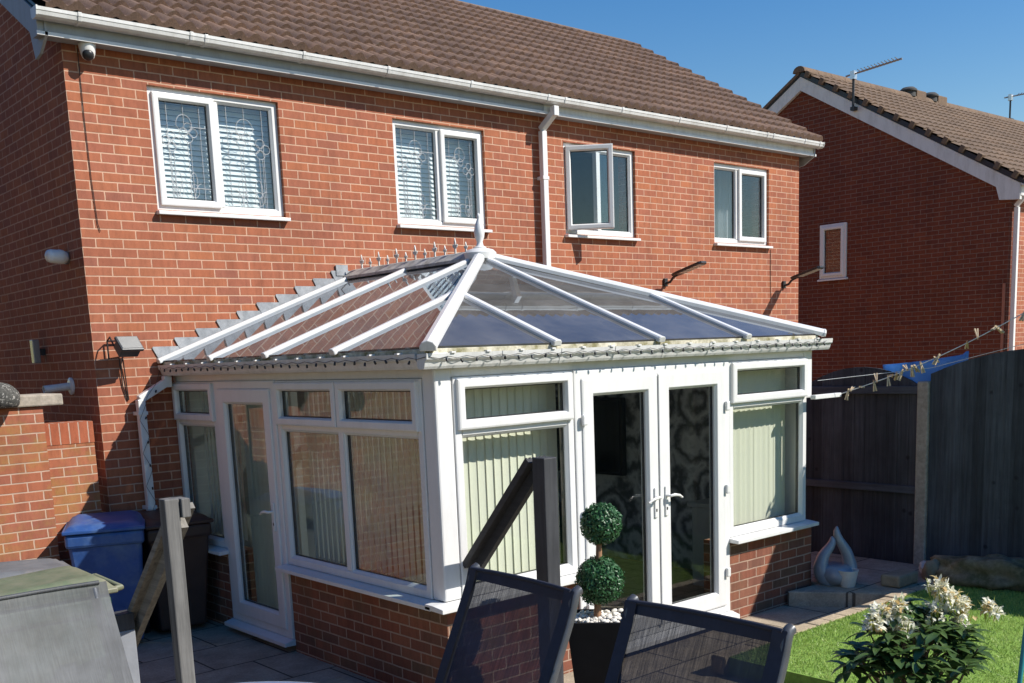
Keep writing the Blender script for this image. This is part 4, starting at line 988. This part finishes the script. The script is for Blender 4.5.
# ------------------------------------------------------------------ slab step, ornaments, rocks
st = MB(); st.prism([(4.2,-3.80,-.1),(4.24,-3.88,-.1),(4.66,-4.47,-.1),(5.3,-4.50,-.1),(5.84,-4.42,-.1),(5.84,-3.0,-.1),(4.65,-3.0,-.1),(4.65,-3.84,-.1)],(0,0,.225))
tag(st.build('paving_step', M['patio'], bevel=.012), kind='structure')
def lantern():
    t = thing('lantern', 'grey ceramic flame-shaped garden lantern with open centre', 'garden ornament', (4.72,-3.93,.125))
    mb = MB(); n=26; m=14
    # hollow teardrop shell, open at the front, two horns of different height
    vs=[]; fs=[]
    def side(sg, ht, tipx):
        pts=[]; rs=[]
        K=22
        for i in range(K+1):
            u=i/K; a = -math.pi/2 + u*math.pi*.62
            if u<.62:
                ang=-math.pi/2+u/.62*math.pi*.62; x=.135*math.cos(ang); z=.15+.135*math.sin(ang)
            else:
                q=(u-.62)/.38; ang=-math.pi/2+math.pi*.62; x0=.135*math.cos(ang); z0=.15+.135*math.sin(ang)
                x=x0*(1-q)**1.3+tipx*q+.014*math.sin(q*math.pi*2); z=z0+(ht-z0)*q
            pts.append((sg*x,0,z)); rs.append((.075*(1-u)**.55+.012) if u<.97 else .008)
        return pts, rs
    for sg,ht,tx in ((1,.52,.012),(-1,.43,.034)):
        p,r = side(sg,ht,tx); mb.tube(p, r, 12)
    mb.lathe([(.08,.0),(.11,.012),(.14,.05),(.155,.10),(.13,.155),(.09,.175),(.001,.17)],(0,0,0),n=20)
    mb.M = None
    mb.v = [tuple(Matrix.Rotation(rad(-38),4,'Z') @ Vector((x*.94,y*1.35,z*.95)) + Vector((4.72,-3.93,.125))) for x,y,z in mb.v]
    mb.build('shell', M['ceramic'], t, smooth=60)
lantern()
t = thing('plant_pot', 'small flaking white plant pot beside the grey lantern', 'plant pot', (4.66,-4.09,.125))
MB().lathe([(.055,.0),(.062,.01),(.083,.13),(.088,.145),(.08,.146),(.072,.12),(.06,.06)],(4.66,-4.09,.1255),n=20).build('pot', M['pot'], t, smooth=40)
MB().lathe([(.001,.085),(.068,.09),(.07,.10),(.001,.10)],(4.66,-4.09,.1255),n=14).build('soil', M['ground'], t)
def rock(name,label,cat,c,s,seed,mat,rz=0,rough=.22):
    bm = bmesh.new(); bmesh.ops.create_icosphere(bm, subdivisions=4, radius=1)
    from mathutils import noise as mn
    for v in bm.verts:
        q = v.co*1.3+Vector((seed,seed*2,0)); d = mn.fractal(q,1.0,2.0,5)*rough + mn.noise(q*.8)*rough*1.2
        v.co *= 1+d
        v.co = Vector((v.co.x*s[0], v.co.y*s[1], max(v.co.z,-.6)*s[2]))
    me = bpy.data.meshes.new(name); bm.to_mesh(me); bm.free()
    for p in me.polygons: p.use_smooth=True
    o = bpy.data.objects.new(name, me); C.objects.link(o); me.materials.append(mat); o.location=c; o.rotation_euler=(0,0,rz)
    return tag(o,label,cat)
rock('boulder','long dark mossy boulder lying against the fence panel','rock',(5.42,-5.03,.22),(.20,.44,.17),3.1,M['rock'],rad(8),.5)
rock('boulder','pale upright stone leaning at the post foot','rock',(5.34,-4.50,.19),(.09,.09,.13),7.7,M['stone'],.4)
rock('pebbly_stone','whitish pebbly stone beside the concrete post foot','rock',(5.45,-4.38,.20),(.09,.07,.06),5.2,M['shell'],.2,.3)
tag(MB().box(4.84,5.16,-4.46,-4.28,.126,.23).build('stone_block', M['stone'], bevel=.02), 'rough sandstone block at right end of the step', 'stone block')

# ------------------------------------------------------------------ garden wall at the left
t = thing('garden_wall', 'sunlit brick pier and low wall with pale coping beside the gable', 'wall', (-.7,0,0))
MB().box(-.519,-.097,-.08,.16,-.1,1.608).build('low_wall', M['brick_g'], t)
MB().box(-.522,-.094,-.084,.164,1.609,1.78).build('brick_coping', M['brick_top'], t)
MB().box(-1.7,-.523,-.25,.25,-.1,1.925).build('pier', M['brick_g'], t)
MB().box(-1.3,-.37,-.28,.20,1.93,2.02).build('coping_slab', M['concrete'], t, bevel=.012)
rock('pebbledash_finial','dark speckled rounded block at the brick pier coping, left edge','ornament',(-.86,-.36,2.01),(.15,.14,.12),9.1,M['aggregate'],0,.06)

# ------------------------------------------------------------------ wheelie bins
def bin_(label, loc, rz, body, lid, w_=.56, d_=.66, h_=.92, bars=True):
    t = thing('wheelie_bin', label, 'wheelie bin', loc, rz, 'wheelie bins by the side door')
    L = dict(local=True)
    b = MB(); s=.78
    lo=[(-w_/2*s,-d_/2*s+.03),(w_/2*s,-d_/2*s+.03),(w_/2*s,d_/2*s),(-w_/2*s,d_/2*s)]; hi=[(-w_/2,-d_/2),(w_/2,-d_/2),(w_/2,d_/2-.06),(-w_/2,d_/2-.06)]
    b.add([(x,y,.04) for x,y in lo]+[(x,y,h_-.1) for x,y in hi],[(0,3,2,1),(4,5,6,7),(0,1,5,4),(1,2,6,5),(2,3,7,6),(3,0,4,7)])
    b.box(-w_/2-.018,w_/2+.018,-d_/2-.02,d_/2-.04,h_-.13,h_-.02)
    b.build('body', body, t, bevel=.025, **L)
    l = MB()
    # domed lid: grid with rounded rim
    nx,ny=12,14; idx={}
    for i in range(nx+1):
        for j in range(ny+1):
            u=i/nx*2-1; v=j/ny*2-1
            cr=.0
            x=u*(w_/2+.03); y=-.02+v*(d_/2+.01)
            k=max(abs(u),abs(v)); z=h_+.075*(1-k**6)+.02*(v)*(1-k**4)
            if abs(u)<.62 and abs(v)<.62: z-=.012
            l.v.append((x,y,z))
    for i in range(nx):
        for j in range(ny):
            a=i*(ny+1)+j; l.f.append((a,a+ny+1,a+ny+2,a+1))
    l.box(-w_/2-.032,w_/2+.032,-d_/2-.035,d_/2-.008,h_-.018,h_+.012)
    l.build('lid', lid, t, smooth=35, bevel=.008, **L)
    hb = MB().tube([(-w_/2+.06,d_/2-.05,h_-.02),(-w_/2+.06,d_/2+.035,h_-.01),(w_/2-.06,d_/2+.035,h_-.01),(w_/2-.06,d_/2-.05,h_-.02)],.017,8); hb.build('handle', lid, t, smooth=50, **L)
    for sx in (-1,1):
        MB().lathe([(.02,-.03),(.09,-.03),(.1,-.02),(.1,.02),(.09,.03),(.02,.03)],(sx*(w_/2-.04),d_/2-.06,.1),n=18,axis=(1,0,0)).build('wheel', M['black'], t, smooth=40, **L)
    return t
bin_('blue wheelie bin standing by the house corner', (-.205,-.44,0), rad(-22), M['blue_bin'], M['blue_bin'], .54,.58,.97)
bin_('dark brown wheelie bin beside the side door wall', (.325,-.40,0), rad(-4), M['brown_bin'], M['brown_bin'], .50,.54,.93)
bin_('green wheelie bin with faded lid, nearest the deck', (-1.45,-2.93,0), rad(-92), M['green_bin'], M['green_lid'], .56,.64,1.02)
bin_('grey lidded wheelie bin between green bin and garden wall', (-1.36,-2.10,0), rad(84), M['grey_bin'], M['grey_bin'], .54,.62,.965)

# ------------------------------------------------------------------ deck, stairs, railings
dk = MB(); y=-12.0
while y < -5.3:
    dk.box(-4.5,.36 if y < -5.75 else -1.05,y,y+.138,.572,.60); y+=.143
tag(dk.build('deck_floor', M['decking'], bevel=.004), kind='structure')
fr = MB().box(-4.45,.32,-12,-5.8,.05,.57); tag(fr.build('deck_frame', M['wood_dark']), kind='structure'); fr = MB().box(-4.45,-1.10,-5.79,-5.32,.05,.57)
tag(fr.build('deck_frame', M['wood_dark'], ), kind='structure')
t = thing('deck_steps','timber steps leading from the deck down to the patio','steps',(-.3,-3.9,0))
for i,(ya,yb,z,xr) in enumerate(((-5.68,-5.10,.44,.35),(-5.14,-4.45,.29,.45),(-4.49,-3.04,.145,.30))):
    MB().box(-1.04,xr,ya,yb,z-.035,z).build('tread', M['decking'], t, bevel=.005)
    MB().box(-1.03,xr-.01,yb-.06,yb-.035,z-.14,z-.036).build('riser', M['wood_grey'], t)
# railing with weathered timber
t = thing('step_railing','weathered grey timber handrail with square posts beside the steps','railing',(-1.15,-3.8,0))
MB().box(-1.265,-1.195,-4.27,-4.20,0,1.60).build('post', M['wood_grey'], t, bevel=.006)
MB().box(-1.192,-1.15,-4.285,-4.19,1.51,1.597).build('rail_end_block', M['wood_grey'], t, bevel=.004)
nw = MB().box(-1.28,-1.19,-3.55,-3.46,0,.86).build('newel', M['paint_grey'], t, bevel=.005)
MB().box(-1.281,-1.189,-3.551,-3.459,.861,.95).build('newel_cap', M['wood_dark'], nw, bevel=.004)
def rail(x, ya, za, yb, zb, mat, t, wd=.125, n=3, hgt=.035):
    prof=[(-wd/2,0),(wd/2,0)]
    top=[]; k=n*2+1; sw=wd/k
    for i in range(k):
        hh = hgt if i%2==0 else hgt-.010
        top += [(-wd/2+i*sw,hh),(-wd/2+(i+1)*sw,hh)]
    prof = prof+top[::-1]
    MB().beam((x,ya,za),(x,yb,zb),0,0,(0,0,1),prof).build('handrail', mat, t)
rail(-1.145,-4.19,1.535,-3.36,.78,M['wood_grey_y'],t,.115,3)
MB().beam((-1.145,-4.19,1.45),(-1.145,-3.36,.695),.035,.075).build('under_rail', M['wood_grey_y'], t)
t = thing('step_railing','charcoal painted handrail with square post near the planter','railing',(.86,-4.2,0))
MB().box(.80,.90,-4.55,-4.45,0,1.605).build('post', M['wood_dark'], t, bevel=.006)
rail(.865,-4.435,1.575,-3.80,.885,M['wood_dark_y'],t,.15,5,.04)
MB().beam((.865,-4.435,1.485),(.865,-3.80,.795),.04,.08).build('under_rail', M['wood_dark_y'], t)

# ------------------------------------------------------------------ garden chairs and table
def chair(label, loc, rz, fab, hem):
    t = thing('garden_chair', label, 'chair', loc, rz, 'mesh garden chairs around the table')
    L=dict(local=True); W2=.243
    path=[(-.27,.435),(-.20,.43),(.10,.40),(.17,.415),(.215,.48),(.27,.60),(.335,.74),(.385,.85),(.40,.895),(.405,.91)]
    # smooth the side profile
    def cr(p,n=5):
        out=[]
        for i in range(len(p)-1):
            a=p[max(i-1,0)];b=p[i];c=p[i+1];d=p[min(i+2,len(p)-1)]
            for k in range(n):
                u=k/n; out.append(tuple(.5*((2*b[q])+(-a[q]+c[q])*u+(2*a[q]-5*b[q]+4*c[q]-d[q])*u*u+(-a[q]+3*b[q]-3*c[q]+d[q])*u**3) for q in (0,1)))
        return out+[p[-1]]
    sp=cr(path); fr=MB()
    for s in (-1,1):
        ext=sp+[(.412,.925),(.425,.93)]
        MB().tube([(s*(W2+(.004 if hem is not fab else -.014)),y+(.006 if hem is not fab else .014),z-.018) for y,z in (ext if hem is not fab else ext[:-3])],.0155,10).build('side_frame', M['chair_frame'], t, smooth=60, **L)
    sl=MB(); nx=16; m=len(sp)
    for (y,z) in sp:
        for i in range(nx+1):
            u=i/nx*2-1; sag=.022*(1-u*u)
            sl.v.append((u*(W2+(.012 if hem is not fab else .024)), y-(-sag*.8 if z>.5 else 0), z-(sag if z<=.5 else 0)))
    for j in range(m-1):
        for i in range(nx):
            a=j*(nx+1)+i; sl.f.append((a,a+1,a+nx+2,a+nx+1))
    so=sl.build('sling', fab, t, smooth=70, **L)
    # sewn sleeves: dark hems down both sides and across the top
    he=MB()
    for s in ((-1,1) if hem is not fab else ()):
        he=MB()
        a=[(s*(W2-.028),y-.003,z+.003) for y,z in sp]; b=[(s*(W2+.013),y-.003,z+.003) for y,z in sp]; n0=len(he.v)
        he.v+=a+b; k=len(sp); he.f+=[(n0+i,n0+i+1,n0+k+i+1,n0+k+i) for i in range(k-1)]
        he.build('side_hem', hem, t, smooth=60, **L)
    tp=MB(); y,z=sp[-1]
    tp.tube([(x*W2, y+.018*(1-(x*x)), z) for x in (-1,-.6,-.2,.2,.6,1)],.007,8); tp.build('top_rail', hem, t, smooth=60, **L)
    band=MB(); yy,zz=sp[-9]
    band.prism([(-W2+.01,yy+.02,zz),(W2-.01,yy+.02,zz),(W2-.01,yy+.035,zz+.03),(-W2+.01,yy+.035,zz+.03)],(0,.004,-.001)); band.build('back_hem', hem, t, **L) if hem is not fab else None
    for s in (-1,1):
        lg=MB().tube([(s*W2,-.25,.43),(s*(W2+.03),-.27,.2),(s*(W2+.035),-.28,.0)],.0145,8); lg.build('leg', M['chair_frame'], t, smooth=50, **L)
        lg=MB().tube([(s*W2,.10,.39),(s*(W2+.03),.22,.2),(s*(W2+.035),.33,.0)],.0145,8); lg.build('leg', M['chair_frame'], t, smooth=50, **L)
        ar=MB().tube([(s*(W2+.03),-.27,.2),(s*(W2+.045),-.26,.48),(s*(W2+.045),-.20,.56),(s*(W2+.045),.05,.57),(s*(W2+.02),.25,.54)],.0145,8); ar.build('armrest', M['chair_frame'], t, smooth=50, **L)
    return t
chair('dark mesh garden chair in front of the conservatory corner',(-1.50,-6.47,.602),rad(-93),M['sling_black'],M['sling_seam'])
chair('dark mesh garden chair in front of the potted topiary, lower centre',(-1.49,-7.19,.602),rad(-89),M['sling_black'],M['sling_seam'])
chair('sunlit grey mesh garden chair at lower left before the bins',(-2.215,-5.86,.602),rad(2),M['sling_grey'],M['sling_grey'])
t = thing('garden_table','round glass topped garden table at bottom left between the chairs','table',(-2.16,-6.62,.602))
tc_ = (-2.16,-6.62,0)
MB().lathe([(.0005,1.318),(.42,1.318),(.42,1.328),(.0005,1.328)],tc_,n=56).build('glass_top', M['table_glass'], t)
rm=MB(); rm.tube([(tc_[0]+.43*math.cos(i/48*6.2832),tc_[1]+.43*math.sin(i/48*6.2832),1.322) for i in range(49)],.014,8,False); rm.build('rim', M['light_metal'], t, smooth=60)
for a in (45,135,225,315):
    c,s=math.cos(rad(a)),math.sin(rad(a)); MB().tube([(tc_[0]+.36*c,tc_[1]+.36*s,1.31),(tc_[0]+.30*c,tc_[1]+.30*s,1.0),(tc_[0]+.34*c,tc_[1]+.34*s,.602)],.014,8).build('leg', M['chair_frame'], t, smooth=50)

# ------------------------------------------------------------------ topiary in planter
TX, TY = 1.225, -4.51
t = thing('planter','tall square black planter beside the deck, topped with white pebbles','planter',(TX,TY,0))
b=MB(); h_=.615; a0,a1=.115,.172
b.add([(TX-a0,TY-a0,0),(TX+a0,TY-a0,0),(TX+a0,TY+a0,0),(TX-a0,TY+a0,0),(TX-a1,TY-a1,h_),(TX+a1,TY-a1,h_),(TX+a1,TY+a1,h_),(TX-a1,TY+a1,h_),
       (TX-a1+.02,TY-a1+.02,h_),(TX+a1-.02,TY-a1+.02,h_),(TX+a1-.02,TY+a1-.02,h_),(TX-a1+.02,TY+a1-.02,h_),(TX-a1+.03,TY-a1+.03,h_-.06),(TX+a1-.03,TY-a1+.03,h_-.06),(TX+a1-.03,TY+a1-.03,h_-.06),(TX-a1+.03,TY+a1-.03,h_-.06)],
      [(0,3,2,1)]+[(i,(i+1)%4,4+(i+1)%4,4+i) for i in range(4)]+[(4+i,4+(i+1)%4,8+(i+1)%4,8+i) for i in range(4)]+[(8+i,8+(i+1)%4,12+(i+1)%4,12+i) for i in range(4)]+[(12,13,14,15)])
b.v = [tuple(Matrix.Translation((TX,TY,0)) @ Matrix.Rotation(rad(42),4,'Z') @ (Vector(v)-Vector((TX,TY,0)))) for v in b.v]
b.build('pot', M['planter'], t, bevel=.004)
pb=MB()
def blob(mb,c,r,n=6):
    vs=[];fs=[]
    for i in range(5):
        ph=-math.pi/2+math.pi*i/4
        for k in range(n):
            a=2*math.pi*k/n; vs.append((c[0]+r[0]*math.cos(ph)*math.cos(a),c[1]+r[1]*math.cos(ph)*math.sin(a),c[2]+r[2]*math.sin(ph)))
    for i in range(4):
        for k in range(n): fs.append((i*n+k,i*n+(k+1)%n,(i+1)*n+(k+1)%n,(i+1)*n+k))
    mb.add(vs,fs)
for i in range(230):
    q1,q2=R.uniform(-.14,.14),R.uniform(-.14,.14); x,y=q1*.743-q2*.669,q1*.669+q2*.743; s=R.uniform(.011,.02)
    blob(pb,(TX+x,TY+y,h_-.045+R.uniform(0,.045)),(s*R.uniform(.8,1.4),s,s*.75))
tag(pb.build('pebbles', M['pebble'], t, smooth=60), kind='stuff')
t = thing('topiary','double ball boxwood topiary in the black planter','topiary',(TX,TY,h_-.04))
MB().tube([(TX,TY,h_-.05),(TX+.012,TY,.72),(TX+.03,TY+.005,.9),(TX+.045,TY+.012,1.05),(TX+.055,TY+.015,1.13)],[.024,.020,.019,.018,.012],8).build('trunk', M['bark'], t, smooth=60)
def ball(c,r,n,name):
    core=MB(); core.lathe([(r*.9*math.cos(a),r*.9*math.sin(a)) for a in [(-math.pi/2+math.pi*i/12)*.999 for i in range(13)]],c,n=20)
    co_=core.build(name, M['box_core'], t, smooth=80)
    lf=MB()
    for i in range(n):
        z=R.uniform(-1,1); a=R.uniform(0,6.283); q=math.sqrt(1-z*z); d=Vector((q*math.cos(a),q*math.sin(a),z))
        p=Vector(c)+d*(r*(R.uniform(.86,1.05)+(.07 if R.random()<.06 else 0)+.05*math.sin(a*3+z*5)*math.cos(z*7+a)))
        nn=(d+Vector((R.gauss(0,.55),R.gauss(0,.55),R.gauss(0,.55)))).normalized(); tx=nn.orthogonal().normalized(); tx=(Matrix.Rotation(R.uniform(0,6.28),3,nn)@tx); ty=nn.cross(tx)
        l_=R.uniform(.008,.0135); w__=l_*.62
        lf.add([p-tx*l_,p+ty*w__-nn*.002,p+tx*l_,p-ty*w__-nn*.002],[(0,1,2),(0,2,3)])
    o=lf.build('leaves', M['box_leaf'], co_, recalc=False); return o
ball((TX+.04,TY+.01,.822),.142,3600,'lower_ball'); ball((TX+.075,TY+.018,1.162),.122,2900,'upper_ball')

# ------------------------------------------------------------------ rhododendron on the lawn
RX,RY = 2.07,-6.08
t = thing('flowering_shrub','leafy dark green shrub with fading cream flower heads on the lawn','shrub',(RX,RY,.125))
tips=[]
for i in range(62):
    a=R.uniform(0,6.283); q=R.random()**.5*.39; z=.42+.30*(1-(q/.42)**2)+R.uniform(-.12,.06)
    tips.append(Vector((RX+q*math.cos(a),RY+q*math.sin(a)*.9,z)))
stm=MB(); 
for p in tips:
    mid=Vector((RX,RY,.125)).lerp(p,.5)+Vector((R.uniform(-.05,.05),R.uniform(-.05,.05),-.03)); stm.tube([(RX+R.uniform(-.04,.04),RY+R.uniform(-.04,.04),.11),mid,p],[.011,.007,.004],5)
stm.build('stems', wood_mat('brown_stem',(.13,.10,.06),(.06,.045,.03),'z'), t, smooth=60)
lv=MB()
def leaf(mb,p,d,L,wd,droop=.25):
    d=d.normalized(); sd=d.cross(Vector((0,0,1)))
    if sd.length<.1: sd=Vector((1,0,0))
    sd.normalize(); up=sd.cross(d).normalized(); fold=.16
    sec=[(0,.12,0),(.25,.75,.0),(.5,1,-.03),(.78,.72,-.10),(1,.04,-.2)]
    vs=[];fs=[]
    for (u,ww,dz) in sec:
        c=p+d*L*u+up*L*dz*(droop/.25); h=sd*wd*ww*.5
        vs+=[c-h+up*wd*fold*ww,c,c+h+up*wd*fold*ww]
    for i in range(len(sec)-1):
        a=i*3; fs+=[(a,a+1,a+4,a+3),(a+1,a+2,a+5,a+4)]
    mb.add(vs,fs)
for p in tips:
    n=R.randint(8,11); off=R.uniform(0,6)
    for i in range(n):
        a=off+i*6.283/n+R.uniform(-.25,.25); el=R.uniform(-.25,.45)
        leaf(lv,p+Vector((0,0,R.uniform(-.03,.01))),Vector((math.cos(a)*math.cos(el),math.sin(a)*math.cos(el),math.sin(el))),R.uniform(.09,.15),R.uniform(.04,.056),R.uniform(.1,.5))
lv.build('leaves', M['rho_leaf'], t, smooth=60, recalc=False)
heads=[(-.235,.10,.66),(-.16,.11,.70),(-.08,.05,.71),(-.12,.0,.62),(-.04,.06,.60),(.13,-.06,.80),(.17,-.10,.74),(.21,-.13,.70),(.10,-.05,.68),(.24,-.14,.62),(.37,-.24,.66),(.05,-.03,.58)]
for hi,(dx,dy,z) in enumerate(heads):
    c=Vector((RX+dx,RY+dy,z+.035))
    fm_=MB(); wl=MB(); bd=MB()
    for i in range(30):
        a=R.uniform(0,6.283); el=R.uniform(-.5,1.3); d=Vector((math.cos(a)*math.cos(el),math.sin(a)*math.cos(el),math.sin(el)))
        q=c+d*R.uniform(.018,.062); tgt = wl if R.random()<.12 else fm_
        for k in range(4):
            e=(d*.7+Vector((R.gauss(0,.6),R.gauss(0,.6),R.gauss(0,.6)-(.5 if tgt is wl else 0)))); leaf(tgt,q,e,R.uniform(.022,.042),R.uniform(.015,.024),R.uniform(-.5,.8))
    fl_=fm_.build('flower_head', M['petal'], t, smooth=60, recalc=False)
    wl.build('wilted_petals', M['petal_w'], fl_, smooth=60, recalc=False)
    for i in range(7):
        a=R.uniform(0,6.283); b=c+Vector((R.uniform(-.03,.03),R.uniform(-.03,.03),-.06)); leaf(bd,b,Vector((math.cos(a)*.35,math.sin(a)*.35,1)),R.uniform(.09,.15),R.uniform(.007,.013),R.uniform(-.2,.3))
    bd.build('shoots', M['bud'], fl_, smooth=60, recalc=False)
tag(MB().tube([(1.795,-6.76,.0),(1.80,-6.756,.55),(1.872,-6.748,.84),(1.95,-6.74,1.05)],.012,8).build('garden_cane', M['teal'], smooth=50), 'turquoise cane standing on the lawn at right edge', 'cane')
